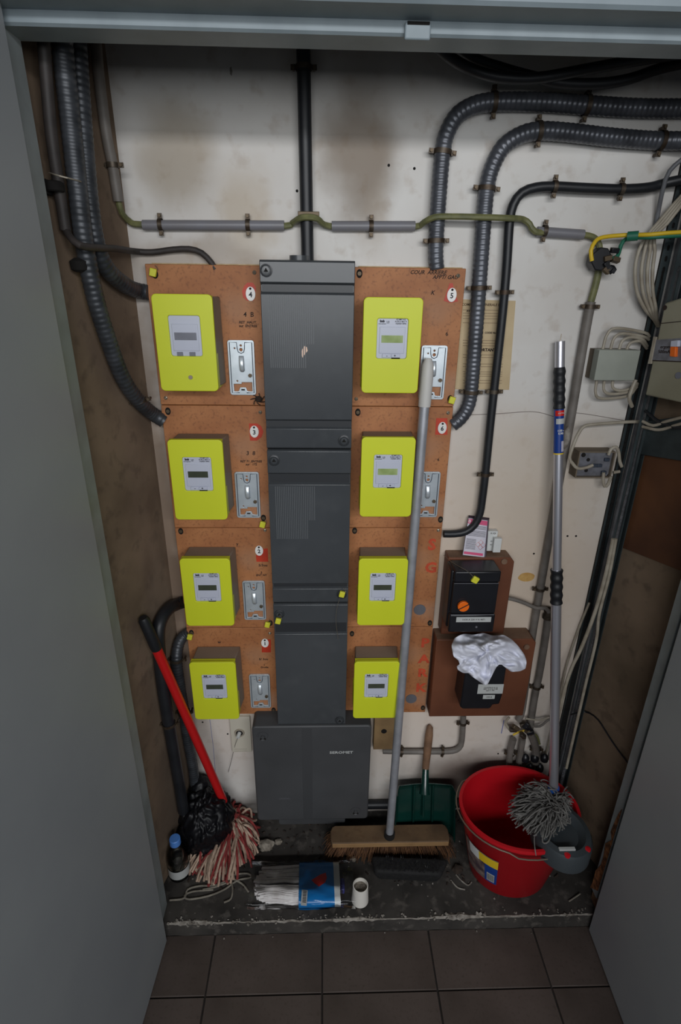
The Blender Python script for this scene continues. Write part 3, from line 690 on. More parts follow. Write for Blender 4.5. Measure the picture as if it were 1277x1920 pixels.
# wide grey box beneath
z1 = .507; z0 = .125; x0, x1 = -.206, .140
t = thing('service_cutout_box', 'wide dark grey box with white lettering beneath the bottom cover', 'electrical box', (-.03, 0, .06))
obj('base', G().rrect(x0 + .012, x1 - .012, .085, z1 - .03, .008, -.05, -.002), m_black, t)
obj('lower_lip', G().rrect(-.142, .07, .082, .17, .01, -.07, -.01), m_box, t, bevel=.002)
obj('lid', G().rrect(x0, x1, z0, z1, .012, -.088, -.02), m_box, t, bevel=.005, seg=3)
obj('centre_band', G().box(-.062, -.033, -.0886, -.08, z0 + .006, z1 - .008), mat('sero_band', (66, 67, 69), .45), t)
for q, xy in enumerate(((493, 1381), (667, 1521))):
    p = PY(*xy, -.088); M = Matrix.Rotation(math.pi / 2, 4, 'X')
    o = obj('lid_screw', G().lathe([(.017, 0), (.017, .0012), (.014, .0012), (.013, .0002), (.006, .0002), (.005, .004), (.0001, .004)], p, 24, M=M), m_box, t)
    for a in (.9, 2.2):
        obj('screw_wing', G().box(-.0018, .0018, -.0035, 0, -.012, .0, Matrix.Translation(p) @ Matrix.Rotation(a - 1.55, 4, 'Y')), m_hole, o)
p = PY(640, 1411, -.0885); text('lettering', 'SEROMET', .0125, (p[0], -.0885, p[2]), m_label, t, scale=(1.30, 1.0), bold=.0003, label='white raised letters')
p = PY(533, 1498, -.0882); obj('scratch', G().box(p[0] - .017, p[0] + .02, -.0886, -.088, p[2] - .0004, p[2] + .0004).box(p[0] - .012, p[0] + .016, -.0886, -.088, p[2] + .003, p[2] + .0035), m_greyp, t)

# plates left and right of it
p0, p1 = PY(430, 1345, -.012), PY(470, 1410, -.012)
t = thing('cable_outlet_plate', 'cream wall plate with a cut cable end sticking out', 'wall plate', (p0[0], 0, p1[2]))
obj('plate', G().rrect(p0[0], p1[0] + .004, p1[2], p0[2], .003, -.012, 0), m_gwhite, t, bevel=.001)
c = PY(449, 1374, -.012); obj('outlet_hole', G().cyl(c + Vector((0, .001, 0)), c + Vector((0, -.0006, 0)), .0105, 18), m_hole, t)
obj('outlet_rim', G().lathe([(.0105, 0), (.0105, .002), (.015, .002), (.016, 0)], c, 20, M=Matrix.Rotation(math.pi / 2, 4, 'X')), m_wcable, t)
obj('cable_end', G().tube([c, c + Vector((-.003, -.016, -.004))], .006, 12), m_white, t)
obj('thin_wire', G().tube(catmull([c + Vector((-.004, -.016, -.006)), PY(440, 1400, -.012), PY(434, 1425, -.01), PY(428, 1448, -.008)], .01), .0006, 5), m_hole, t)
g = G(); q = PY(452, 1408, -.0122)
g.box(q[0] - .02, q[0] + .018, -.0124, -.012, q[2] - .0005, q[2]).box(q[0] - .02, q[0] + .018, -.0124, -.012, q[2] + .007, q[2] + .0075)
obj('pencil_marks', g, m_pencil, t)
p0, p1 = PY(703, 1340, -.03), PY(742, 1405, -.03)
t = thing('wooden_block', 'beige wooden block with a dark screw hole right of the wide grey box', 'wooden block', (p0[0], 0, p1[2]))
obj('block', G().box(p0[0], p0[0] + .066, -.03, 0, p1[2], p0[2] + .02), m_beige, t, bevel=.0015)
c = PY(720, 1371, -.03); obj('screw_hole', G().cyl(c + Vector((0, .001, 0)), c + Vector((0, -.0008, 0)), .0085, 16), m_hole, t)

# ================================================================ BROWN BASES AND BLACK DEVICES
yb1 = -.045
a, b = PY(834, 1046, yb1), PY(957, 1046, yb1); lo = PY(938, 1185, yb1)
t = thing('brown_base_box', 'brown plastic base box carrying the black breaker with orange knob', 'electrical box', (a[0], 0, lo[2]))
zt1 = a[2]
def base_box(t, x0, x1, z0, z1, yf):
    c = .012
    g = G(); P_ = [(x0, z0), (x1, z0), (x1, z1 - c), (x1 - c * .9, z1), (x0, z1)]
    g.prism([(x, 0, z) for x, z in P_], (0, -1, 0), -yf); obj('housing', g, m_brown, t, bevel=.002)
    obj('dusty_top', G().box(x0 + .002, x1 - c, yf + .003, -.001, z1 - .001, z1 + .0006), m_brownt, t)
base_box(t, .325, .500, .79, zt1, yb1)
p = PY(945, 1052, yb1); obj('corner_screw', G().cyl(p, p + Vector((0, -.004, 0)), .008), m_brownt, t)
yb2 = -.055
a = PY(998, 1196, yb2); lo = PY(972, 1342, yb2)
t2 = thing('brown_base_box', 'wider brown plastic base box behind the white cloth', 'electrical box', (.33, 0, lo[2]))
base_box(t2, .312, .592, lo[2], .779, yb2)
p = PY(987, 1212, yb2); obj('corner_screw', G().cyl(p, p + Vector((0, -.004, 0)), .008), m_brownt, t2)
# upper black breaker
Yd = -.115
f = [PY(x, y, Yd) for x, y in ((853, 1075), (941, 1075), (924, 1188), (842, 1186))]
xa, xb, za, zb = (f[0][0] + f[3][0]) / 2, (f[1][0] + f[2][0]) / 2, f[3][2], f[0][2]
t = thing('main_breaker', 'black breaker with an orange rotary knob', 'breaker', (xa, yb1, za))
obj('body', G().box(xa - .006, xb, yb1 - .055, yb1, za + .006, zb), m_black, t, bevel=.005)
def zpx(y, Y): return PY(895, y, Y)[2]
obj('front_panel', G().box(xa, xb - .002, Yd + .002, yb1 - .03, zpx(1151, Yd), zpx(1094, Yd)), m_black, t, bevel=.002)
obj('terminal_shroud', G().box(xa - .002, xb, Yd, yb1 - .02, za, zpx(1152, Yd) - .001), m_black, t, bevel=.004)
obj('top_shroud', G().box(xa, xb, Yd + .001, yb1 - .004, zpx(1093, Yd), zb + .004), m_black, t, bevel=.004)
obj('seam_glint', G().box(xa + .001, xb - .003, Yd + .0012, Yd + .0024, zpx(1095, Yd), zpx(1094, Yd)).box(xa, xb - .004, Yd - .0004, Yd + .001, zpx(1153, Yd), zpx(1152, Yd)), m_greyp, t)  # pale lines paint the highlight along the panel edges
p = PY(868, 1135, Yd)
o = obj('rotary_knob', G().cyl(p, p + Vector((0, -.008, 0)), .0145, 24), m_orange, t, bevel=.001, label='orange rotary knob')
obj('knob_slot', G().box(-.0145, .0145, -.0086, -.0075, -.0014, .0014, Matrix.Translation(p) @ Matrix.Rotation(-.55, 4, 'Y')), m_ink, o)
q0, q1 = PY(856, 1157, Yd), PY(920, 1166, Yd)
o = obj('rating_label', G().box(q0[0], q1[0], Yd - .0008, Yd, q1[2], q0[2]), m_label, t); text('marking', '10/30 A 220 V N 4871', .006, ((q0[0] + q1[0]) / 2, Yd - .0011, (q0[2] + q1[2]) / 2), m_ink, o, scale=(1.1, 1))
p = PY(893, 1175, Yd); obj('seal_screw', G().cyl(p, p + Vector((0, -.002, 0)), .003, 10), m_greyp, t)
p = PY(891, 1087, Yd - .003)
o = obj('lead_seal', G().box(-.0085, .0085, -.004, .004, -.0085, .0085, Matrix.Translation(p) @ Matrix.Rotation(.5, 4, 'Y')), m_seal, t, bevel=.002, label='yellow plastic seal on a wire')
obj('seal_wire', G().tube(catmull([PY(832, 1041, -.03), PY(850, 1056, -.07), PY(875, 1070, -.11), PY(888, 1082, Yd - .006)], .01), .0007, 5), m_screw, o)
# lower black meter
Ye = -.125
f = [PY(x, y, Ye) for x, y in ((872, 1250), (954, 1245), (935, 1332), (862, 1330))]
xa, xb, za, zb = f[3][0] + .004, f[1][0] - .004, f[3][2], .745
t = thing('black_meter', 'black device with a silver label half under the white cloth', 'meter', (xa, yb2, za))
P_ = [(xa - .004, za + .008), (xa + .004, za), (xb - .028, za), (xb - .022, za + .014), (xb - .004, za + .016), (xb, za + .045), (xb, zb - .008), (xb - .006, zb), (xa, zb)]
obj('body', G().prism([(x, yb2, z) for x, z in P_], (0, -1, 0), yb2 - Ye), m_black, t, bevel=.004)
q0, q1 = PY(897, 1283, Ye), PY(942, 1300, Ye)
o = obj('rating_label', G().box(q0[0], q1[0], Ye - .001, Ye, q1[2], q0[2]), m_label, t, label='silver rating label')
text('marking', 'COMPTEUR 50 Hz\n220V 15 A No 6182\ntype A 1981', .0048, ((q0[0] + q1[0]) / 2, Ye - .0013, (q0[2] + q1[2]) / 2), m_ink, o)
q0, q1 = PY(906, 1303, Ye), PY(927, 1310, Ye)
o = obj('number_label', G().box(q0[0], q1[0], Ye - .001, Ye, q1[2], q0[2]), m_label, t); text('marking', '1504 B', .006, ((q0[0] + q1[0]) / 2, Ye - .0013, (q0[2] + q1[2]) / 2), m_ink, o)
# cloth: draped sheet hooked between the two devices
out = [(846, 1210), (852, 1196), (868, 1188), (890, 1190), (905, 1186), (925, 1192), (945, 1190), (960, 1199), (972, 1211), (984, 1228), (988, 1240), (986, 1254), (975, 1259), (958, 1260), (951, 1252), (945, 1247), (936, 1246), (930, 1252), (922, 1268), (914, 1284), (909, 1285), (897, 1277), (884, 1268), (878, 1262), (868, 1262), (858, 1256), (856, 1249), (862, 1246), (859, 1238), (850, 1231)]
cen = (912, 1222); NR = 14
g = G(); rings = []
OO = []
for i in range(len(out)):
    a_, b_ = out[i], out[(i + 1) % len(out)]
    for k in range(3): OO.append((a_[0] + (b_[0] - a_[0]) * k / 3, a_[1] + (b_[1] - a_[1]) * k / 3))
def clothY(px, py, u):
    d = -.150 - .012 * (1 - u ** 2)
    d += .008 * noise.noise((px * .045, py * .09, 0)) + .006 * abs(noise.noise((px * .03 + py * .06, py * .03 - px * .05, 4))) * 2
    d -= .010 * math.sin((px * .5 + py * 1.1) * .085 + 2 * noise.noise((px * .02, py * .02, 9)))
    rg = noise.noise((px * .028 + py * .012, py * .05 - px * .012, 2)); d -= .020 * max(0, 1 - abs(rg) * 7)
    rg = noise.noise((px * .05 - py * .03, py * .03 + px * .02, 7)); d -= .012 * max(0, 1 - abs(rg) * 6)
    if py < 1212: d += .060 * ((1212 - py) / 25) ** 1.3
    if px > 950: d += .0005 * (px - 950)
    return min(d, -.132) if 850 < px < 950 and py > 1215 else min(d, -.09)
g.v.append(PY(*cen, clothY(*cen, 0))); n = len(OO)
for j in range(1, NR + 1):
    u = j / NR
    for (x, y) in OO: px, py = cen[0] + (x - cen[0]) * u, cen[1] + (y - cen[1]) * u; g.v.append(PY(px, py, clothY(px, py, u)))
for k in range(n): g.f.append((0, 1 + k, 1 + (k + 1) % n))
for j in range(NR - 1):
    for k in range(n): k2 = (k + 1) % n; g.f.append((1 + j * n + k, 1 + (j + 1) * n + k, 1 + (j + 1) * n + k2, 1 + j * n + k2))
o = single('white_cloth', g, m_cloth, 'crumpled white cloth draped over the lower black device', 'cloth', ang=180)
md = o.modifiers.new('s', 'SOLIDIFY'); md.thickness = .0025; md.offset = 0; md = o.modifiers.new('b', 'SUBSURF'); md.levels = md.render_levels = 1

# packet and two small cartons standing on the upper brown base
fr = [PY(878, 970, -.012), PY(917, 975, -.012), PY(911, 1046, -.042), PY(867, 1041, -.042)]
n = Vector((0, 1, .35)).normalized() * .008
t = thing('paper_packet', 'small packet with a pink band and fine print leaning behind the black cable', 'packet', fr[3])
obj('envelope', G().hexa([p + n + (Vector((.003, 0, 0))) for p in fr], fr), m_pkts, t)
def onq(u, v, o_=.0006):
    a = fr[0].lerp(fr[1], u); b = fr[3].lerp(fr[2], u); return a.lerp(b, v) - n.normalized() * o_
def qpatch(name, u0, u1, v0, v1, m, o_=.0006): return obj(name, G().hexa([onq(u0, v0, 0), onq(u1, v0, 0), onq(u1, v1, 0), onq(u0, v1, 0)], [onq(u0, v0, o_), onq(u1, v0, o_), onq(u1, v1, o_), onq(u0, v1, o_)]), m, t)
qpatch('printed_front', .02, .93, .02, .985, m_pkt, .0005)
qpatch('pink_band', .02, .93, .03, .15, m_pink, .0008); qpatch('pink_band', .04, .86, .89, .955, m_pink, .0008)
g = G()
for k in range(20):
    v = .19 + k * .032
    if k in (3, 9, 10): continue
    u1 = .9 if k < 11 else .5
    q = [onq(.07, v, .0008), onq(u1, v, .0008), onq(u1, v + .013, .0008), onq(.07, v + .013, .0008)]; g.add(q, [(0, 1, 2, 3)])
obj('fine_print', g, m_greyp, t, smooth=False)
g = G()
for (u, v) in ((.72, .60), (.72, .74), (.60, .67), (.84, .67)):
    c = onq(u, v, .0009); r_ = .006
    g.tube([c + Vector((r_, 0, 0)), c + Vector((0, .002, r_)), c + Vector((-r_, 0, 0)), c + Vector((0, -.002, -r_)), c + Vector((r_, 0, 0))], .0004, 4)
obj('warning_diamonds', g, m_red, t)
dirx = (fr[1] - fr[0]).normalized(); dn = -n.normalized(); diru = dn.cross(dirx) * -1
diru = (fr[0] - fr[3]).normalized(); 
MT = Matrix(((dirx[0], diru[0], dn[0], 0), (dirx[1], diru[1], dn[1], 0), (dirx[2], diru[2], dn[2], 0), (0, 0, 0, 1)))
text('marking', 'D SINO', .009, onq(.3, .09, .0011), m_white, t, rot=MT, bold=.0004)
def carton(label, pts, Y, h3, marks):
    f = [PY(x, y, Y) for x, y in pts]; t = thing('small_carton', label, 'carton', f[3], 'white cartons on the brown base')
    obj('box', G().box(min(p[0] for p in f), max(p[0] for p in f), Y, Y + h3, f[3][2], f[0][2]), m_white, t, bevel=.0008)
    if marks:
        c = PY(925, 1000, Y); text('marking', 'K-IQI', .006, (c[0], Y - .0005, c[2]), m_ink, t); c = PY(921, 1018, Y); text('marking', 'IIII\n\nIIII', .005, (c[0], Y - .0005, c[2]), m_greyp, t)
carton('taller white carton with small print behind the packet', ((913, 996), (932, 996), (929, 1033), (912, 1033)), -.018, .016, True)
carton('shorter plain white carton right of the printed one', ((932, 1010), (941, 1010), (938, 1036), (924, 1036)), -.032, .012, False)

# ================================================================ NOTICE
f = [PY(x, y, -.0015) for x, y in ((868, 561), (967, 564), (950, 731), (862, 730))]
t = thing('paper_notice', 'yellowed printed notice on the wall behind the conduits', 'notice', f[3])
obj('sheet', G().prism([(q[0], -.0015, q[2]) for q in [f[0] + Vector((-.02, 0, 0)), f[1], f[2] + Vector((.006, 0, 0)), f[3] + Vector((-.02, 0, 0))]], (0, 1, 0), .0014), m_paper, t)
ht = mat('print_grey', (150, 130, 104), .8)
def nt(s_, sz, x, y, b=.0002, al='LEFT', mm=m_ink): p = PY(x, y, -.0018); text('printing', s_, sz, (p[0], -.0018, p[2]), mm, t, bold=b, align=al)
nt('COMPAGNIE GENERALE DES', .0074, 866, 571, .0002, mm=mat('print_brown', (96, 76, 56), .8))
nt('IMPORTANTS', .0095, 887, 656, .0004)
nt('CODE No 21', .006, 909, 624, .0002); nt('AVIS', .006, 875, 583)
g = G()
for y in (581, 587, 592, 597, 605, 638, 643, 648, 665, 670, 682, 687, 697, 701, 705, 713, 718):
    a, b = PY(868, y, -.0018), PY(948 - (y - 580) * .05, y, -.0018); g.box(a[0], b[0], -.0019, -.0016, a[2] - .0008, a[2] + .0006)
obj('text_lines', g, ht, t, smooth=False)

# ================================================================ CONDUITS AND CABLES
v = pw(.02, (567, 60), (569, 100), (573, 300), (577, 497))
run('supply_conduit', 'straight black vertical conduit entering the top grey cover', 'conduit', v, .0135, m_blackc, [PW(569, 128, .02)])
v = pw(.02, (819, 505), (817, 470), (822, 380), (830, 285), (840, 245), (860, 214), (895, 196), (940, 191), (1020, 192), (1110, 198), (1200, 203), (1330, 203))
run('corrugated_conduit', 'upper thick grey corrugated conduit bending right above the second one', 'conduit', v, .0165, m_conduit, [PW(817, 452, .02), PW(833, 280, .02), PW(922, 193, .02), PW(1104, 197, .02)], True, 'corrugated steel conduits')
v = pw(.02, (848, 797), (862, 786), (876, 765), (883, 735), (890, 650), (898, 540), (908, 400), (914, 345), (924, 310), (944, 275), (975, 254), (1010, 246), (1060, 248), (1150, 258), (1240, 264), (1340, 262))
run('corrugated_conduit', 'second grey corrugated conduit passing over the yellowed notice', 'conduit', v, .0165, m_conduit, [PW(884, 737, .02), PW(897, 543, .02), PW(911, 350, .02), PW(1006, 246, .02), PW(1242, 264, .02)], True, 'corrugated steel conduits')
v = pw(.022, (832, 1001), (852, 1001), (873, 997), (890, 984), (900, 962), (905, 930), (911, 880), (920, 790), (930, 700), (942, 590), (950, 500), (955, 420), (962, 385), (978, 362), (1005, 352), (1040, 350), (1100, 353), (1165, 355), (1215, 352), (1250, 343), (1330, 326))
run('black_cable', 'thick black cable curving past the packet and up beside the notice', 'cable', v, .0098, m_blackc, [PW(909, 892, .022), PW(927, 735, .022), PW(947, 550, .022), PW(1036, 350, .022), PW(1162, 355, .022)])
for k, (pts, l, r_) in enumerate((([(800, 70), (850, 112), (900, 136), (950, 146), (1010, 146), (1100, 130), (1200, 112), (1330, 92)], 'black cable drooping beneath the door head, upper one', .009), ([(840, 70), (885, 108), (940, 128), (990, 142), (1050, 155), (1120, 157), (1180, 148), (1240, 128), (1330, 108)], 'black cable drooping beneath the door head, lower one', .009))):
    run('hanging_cable', l, 'cable', [PY(x, y, -.10 + .02 * k) for x, y in pts], r_, m_blackc, group='drooping black cables')
# earth cable through grey tubes
E = 'olive earth cable'
Ye_ = .012
t = thing('earth_line', 'olive earth cable threaded through short grey tubes across the wall', 'cable', PW(268, 422, Ye_))
obj('cable', G().tube(catmull(pw(Ye_, (216, 350), (222, 377), (228, 398), (243, 415), (268, 421), (400, 422), (530, 424), (548, 418)) + [PY(562, 409, -.036), PY(578, 407, -.038), PY(595, 410, -.036)] + pw(Ye_, (618, 424), (700, 425), (778, 425)) + [PY(796, 416, -.03), PY(815, 407, -.044), PY(850, 406, -.044), PY(900, 407, -.046), PY(955, 409, -.04)] + pw(.02, (980, 411), (993, 420), (1003, 434)) + pw(Ye_, (1040, 437), (1094, 440), (1115, 446), (1124, 460), (1125, 480)), .008), .0062, 8), m_earth, t)
for a, b, cl in (((268, 422), (533, 423), [(301, 421), (465, 422)]), ((622, 424), (778, 424), [(696, 424)]), ((1007, 434), (1094, 440), [(1021, 433)])):
    A_, B_ = PW(*a, Ye_), PW(*b, Ye_); o = obj('sleeve_tube', G().tube([A_, A_.lerp(B_, .5), B_], .0098, 14), m_pvc, t)
    for c in cl: clip(t, PW(*c, Ye_), B_ - A_, .0098)
c = PY(579, 408, -.02); obj('saddle', G().box(c[0] - .022, c[0] + .022, -.034, -.032, c[2] - .004, c[2] + .010), m_screwd, t, bevel=.002)
v = pw(.014, (178, 60), (186, 150), (200, 255), (211, 310), (222, 378))
run('grey_riser_tube', 'grey tube coming down the left corner to the earth cable', 'tube', v, .0100, m_pvcd, [PW(209, 306, .014)])
# junction block and yellow/green wires
J = PW(1122, 488, .015)
t = thing('terminal_block', 'broken black terminal block where yellow and green wires meet', 'terminal block', J)
obj('housing', G().prism([J + Vector((.022 * math.cos(a) - .006, 0, .024 * math.sin(a) + .001)) for a in [k * math.pi / 4 + .3 for k in range(8)]], (0, -1, 0), .028), m_black, t, bevel=.002)
rnd = random.Random(3)
for k in range(7):
    M = Matrix.Translation(J + Vector((rnd.uniform(-.002, .028), -.030, rnd.uniform(-.022, .024)))) @ Matrix.Rotation(rnd.uniform(-.9, .9), 4, 'Y') @ Matrix.Rotation(rnd.uniform(-.4, .4), 4, 'X')
    obj('terminal', G().box(-.008, .008, -.006, .006, -.005, .005, M), m_screwd if k % 3 == 0 else m_black, t, bevel=.001)
run('yellow_wire', 'yellow wire running right from the terminal block', 'wire', [PY(1110, 489, -.05), PY(1108, 470, -.05), PY(1116, 453, -.045), PY(1130, 445, -.04), PY(1170, 441, -.040), PY(1218, 440, -.072), PY(1250, 437, -.080), PY(1340, 432, -.09)], .0042, m_ywire)
run('green_wire', 'green wire looping below the yellow wire', 'wire', [PY(1148, 485, -.045), PY(1158, 480, -.045), PY(1162, 468, -.04), PY(1168, 453, -.038), PY(1182, 446, -.040), PY(1218, 445, -.070), PY(1250, 443, -.078), PY(1340, 438, -.088)], .0042, m_gwire)
o = single('green_tape', G().tube([PY(1176, 443.5, -.046), PY(1197, 442, -.056)], .0095, 12), m_gwire, 'green tape wrapped round the yellow and green wires', 'tape')
# down tube from the block
v = pw(.014, (1124, 500), (1118, 530), (1108, 566), (1098, 620), (1086, 690), (1071, 780), (1058, 850), (1042, 940), (1026, 1030), (1012, 1110), (1000, 1180), (990, 1250), (979, 1330), (972, 1350))
t = run('descending_tube', 'long grey tube descending behind the steel mop pole', 'tube', v[2:], .0105, m_pvcd, [PW(1107, 568, .014), PW(1013, 1106, .014)])
obj('earth_cable', G().tube(catmull(v[:3], .01), .0075, 10), m_earth, t)
g = G(); p = PW(1062, 822, .026); g.lathe([(.001, .03), (.007, .02), (.009, 0), (.006, -.02), (.001, -.026)], p, 10)
obj('mortar_blob', g, m_plaster, t, label='white mortar blob stuck on the tube')
v = pw(.014, (1029, 1150), (1022, 1200), (1012, 1260), (1002, 1310), (993, 1370))
run('short_grey_tube', 'shorter grey tube right of the long one, starting at a fitting', 'tube', v, .0105, m_pvcd, [PW(1003, 1288, .014)])
single('pipe_fitting', G().lathe([(.004, -.016), (.014, -.016), (.014, -.006), (.011, -.004), (.011, .006), (.013, .008), (.013, .016), (.004, .018)], PW(1028, 1150, .018), 16), m_clip, 'dark fitting at the top of the shorter grey tube', 'fitting')
run('flex_cable', 'grey cable from the orange-knob breaker to the fitting', 'cable', [PY(930, 1118, -.03)] + pw(.03, (960, 1123), (985, 1131), (1005, 1140), (1022, 1140), (1029, 1148)), .0055, m_pvcd)
# bottom cluster of fittings
J = PW(975, 1362, .02)
t = thing('valve_cluster', 'tangle of old fittings and wires above the red bucket', 'fittings', PW(980, 1450, .02))
rnd = random.Random(5)
for k in range(10):
    M = Matrix.Translation(J + Vector((rnd.uniform(-.03, .03), rnd.uniform(-.02, .0), rnd.uniform(-.028, .022)))) @ Matrix.Rotation(rnd.uniform(0, 3), 4, 'Y') @ Matrix.Rotation(rnd.uniform(-.6, .6), 4, 'X')
    obj('fitting', G().box(-.011, .011, -.007, .007, -.006, .006, M), (m_clip, m_black, m_screwd)[k % 3], t, bevel=.002)
for pts, m_, r_ in ((((963, 1385), (957, 1410), (953, 1450)), m_pvcd, .0098), (((980, 1385), (976, 1410), (970, 1450)), m_pvcd, .0098), (((994, 1372), (1004, 1400), (1004, 1430)), m_pvcd, .012), (((957, 1370), (948, 1355), (955, 1345)), m_wcable, .004), (((990, 1360), (1012, 1362), (1028, 1350), (1045, 1345)), m_pvcd, .0035), (((985, 1347), (1010, 1350), (1030, 1345)), m_wcable, .0028), (((962, 1378), (975, 1372), (992, 1368)), m_ywire, .003), (((985, 1372), (1005, 1378), (1012, 1395)), m_earth, .0035)):
    obj('pipe', G().tube(catmull(pw(.024, *pts), .01), r_, 10), m_, t)
for q in ((958, 1412), (1006, 1405)): clip(t, PW(*q, .02), Vector((.1, 0, 1)), .0105)
for k in range(5):
    p = PW(985 + k * 9, 1420 + (k % 2) * 18, .03); obj('elbow', G().lathe([(.002, -.014), (.012, -.012), (.013, .0), (.009, .008), (.002, .014)], p, 10), m_black, t)
# small bent pipe
v = pw(.016, (718, 1408), (760, 1409), (820, 1409), (848, 1408), (861, 1402), (866, 1388), (869, 1340))
run('bent_grey_tube', 'small grey tube with an elbow beneath the brown boxes', 'tube', v, .0088, m_pvcd, [PW(867, 1358, .016), PW(830, 1409, .016), PW(752, 1409, .016)])
# left corner bundle
v = [PL(112, 20, .06), PL(118, 100, .05), PL(132, 230, .04), PL(146, 360, .035), PL(157, 450, .03), PW(174, 540, .028), PW(197, 620, .026), PW(230, 708, .022), PW(260, 752, .02), PW(284, 774, .02), PW(308, 790, .02)]
run('dark_conduit', 'dark corrugated conduit sweeping from the left corner to the second left panel', 'conduit', v, .0165, m_conduitd, [PW(262, 742, .02)], True, 'dark corrugated conduits on the left', pitch=.010)
v = [PL(140, 20, .05), PL(146, 120, .04), PL(158, 280, .035), PL(170, 400, .03), PW(184, 470, .028), PW(205, 510, .026), PW(240, 538, .022), PW(262, 546, .02), PW(282, 549, .02)]
run('dark_conduit', 'dark corrugated conduit curving into the top left panel', 'conduit', v, .0165, m_conduitd, [], True, 'dark corrugated conduits on the left', pitch=.010)
v = [PL(78, 20, .05), PL(84, 110, .04), PL(96, 250, .03), PL(112, 360, .022), PL(123, 432, .018)]
t = run('grey_side_tube', 'grey tube along the left wall ending above the dusty cable', 'tube', v, .0095, m_brownc)  # dark material paints shade onto a grey tube
for q in ((101, 350),):
    p = PL(*q, .02); obj('pipe_clip', G().lathe([(.013, -.008), (.016, -.006), (.016, .006), (.013, .008)], p, 16).box(p[0] - .02, p[0] - .008, p[1] - .01, p[1] + .01, p[2] - .012, p[2] + .01), m_hole, t)
p = PL(150, 497, .02); obj('pipe_clip', G().lathe([(.008, -.012), (.016, -.008), (.017, .006), (.008, .012)], p, 16), m_hole, t)
v = [PL(122, 428, .018), PL(132, 445, .03), PL(150, 460, .05), PW(185, 465, .05), PW(215, 466, .036), PW(250, 471, .02), PW(285, 473, .012), PW(325, 468, .012), PW(355, 467, .014), PW(378, 474, .016), PW(396, 492, .018), PW(404, 506, .02)]
run('dusty_cable', 'dusty black cable crossing in front of the conduits to the top left panel', 'cable', v, .0062, m_brownc)
run('plastic_strap', 'thin pale plastic strap round the conduit bundle on the left', 'strap', [PL(92, 324, .015), PL(112, 330, .06), PL(140, 337, .065), PW(165, 345, .02)], .0012, m_wcable)
v = pw(.022, (345, 1129), (334, 1132), (318, 1140), (303, 1160), (297, 1190), (302, 1260), (312, 1330), (324, 1400), (336, 1470), (344, 1520))
run('dark_conduit', 'smooth black conduit arching down behind the red mop handle', 'conduit', v, .0165, m_blackc, [PW(318, 1355, .022)], False, 'dark corrugated conduits on the left')
v = pw(.022, (355, 1186), (346, 1191), (336, 1205), (331, 1236), (336, 1280), (344, 1330), (353, 1390), (362, 1440), (368, 1500))
run('dark_conduit', 'dark corrugated conduit beneath the lowest left panel', 'conduit', v, .0155, m_conduitd, [PW(332, 1237, .022), PW(345, 1335, .022)], True, 'dark corrugated conduits on the left', pitch=.009)
# pipe along the foot of the wall
single('skirting_pipe', G().tube([(.12, -.016, .10), (.50, -.016, .10)], .014, 12), m_blackc, 'black pipe along the foot of the wall behind the green dustpan', 'pipe')

# ================================================================ RIGHT SIDE: tray, boxes, cables
t = thing('cable_tray', 'green grey perforated steel cable tray standing in the right corner', 'cable tray', (.76, 0, .06))
def flange(x0, x1, Y, z0=.06, z1=1.93):
    holes = []; z = z0 + .02; w = x1 - x0; xc = (x0 + x1) / 2
    while z < z1 - .02: holes.append(rr(xc - .0030, xc + .0030, z, z + .0115, .0028, 2)); z += .0215
    return flat(curve2d([[(x0, z0), (x1, z0), (x1, z1), (x0, z1)]], holes, depth=.0015), (0, Y, 0))
obj('flange', flange(.737, .757, -.008), m_tray, t, smooth=False); obj('flange', flange(.738, .758, -.062), m_tray, t, smooth=False)
obj('slot_shade', G().box(.7375, .7565, -.0062, -.001, .06, 1.93), m_hole, t)  # dark strip added behind the slots to stand for shade
obj('web', G().box(.7675, .7695, -.062, -.004, .06, 1.93), m_tray, t)
for k, (x, y, r_, l) in enumerate(((.761, -.016, .0045, 'grey cable in the tray nearest the wall'), (.759, -.027, .005, 'second grey cable in the tray from the wall'), (.761, -.038, .0045, 'third grey cable in the tray from the wall'), (.760, -.049, .0055, 'grey cable in the tray nearest the viewer'))):
    run('tray_cable', l, 'cable', [Vector((x, y, 2.36)), Vector((x + .002, y, 1.6)), Vector((x - .002, y + .002, 1.0)), Vector((x, y, .5)), Vector((x - .004, y, .08))], r_, m_gcable, group='grey cables in the tray')
# pale cables hanging beside the tray
for k, (dx, dy, l) in enumerate(((-2, 0, 'outermost pale cable bowing left of the tray'), (9, 3, 'second pale cable bowing left of the tray'), (19, 0, 'third pale cable bowing left of the tray'), (28, 2, 'innermost pale cable bowing left of the tray'))):
    f_ = 1 - k * .2
    pts = [(1300 + k * 3, 345), (1268 + k * 5, 378), (1232 + k * 6, 420), (1212 + k * 5, 444), (1200 + dx, 470), (1193 + dx * 1.1, 505), (1196 + dx, 545), (1210 + dx * .7, 578), (1226 + dx * .2, 598), (1234 + dx * .15, 612)]
    run('pale_cable', l, 'cable', [PY(x, y, -.03 - .004 * k + (.012 if y > 590 else 0)) for x, y in pts], .0037, m_wcable, group='pale cables beside the tray')
run('thin_grey_cable', 'thin grey cable running up beside the tray top', 'cable', [PY(1225, 450, -.012), PY(1232, 410, -.014), PY(1243, 355, -.03), PY(1256, 320, -.04), PY(1290, 290, -.05)], .0045, m_gcable)
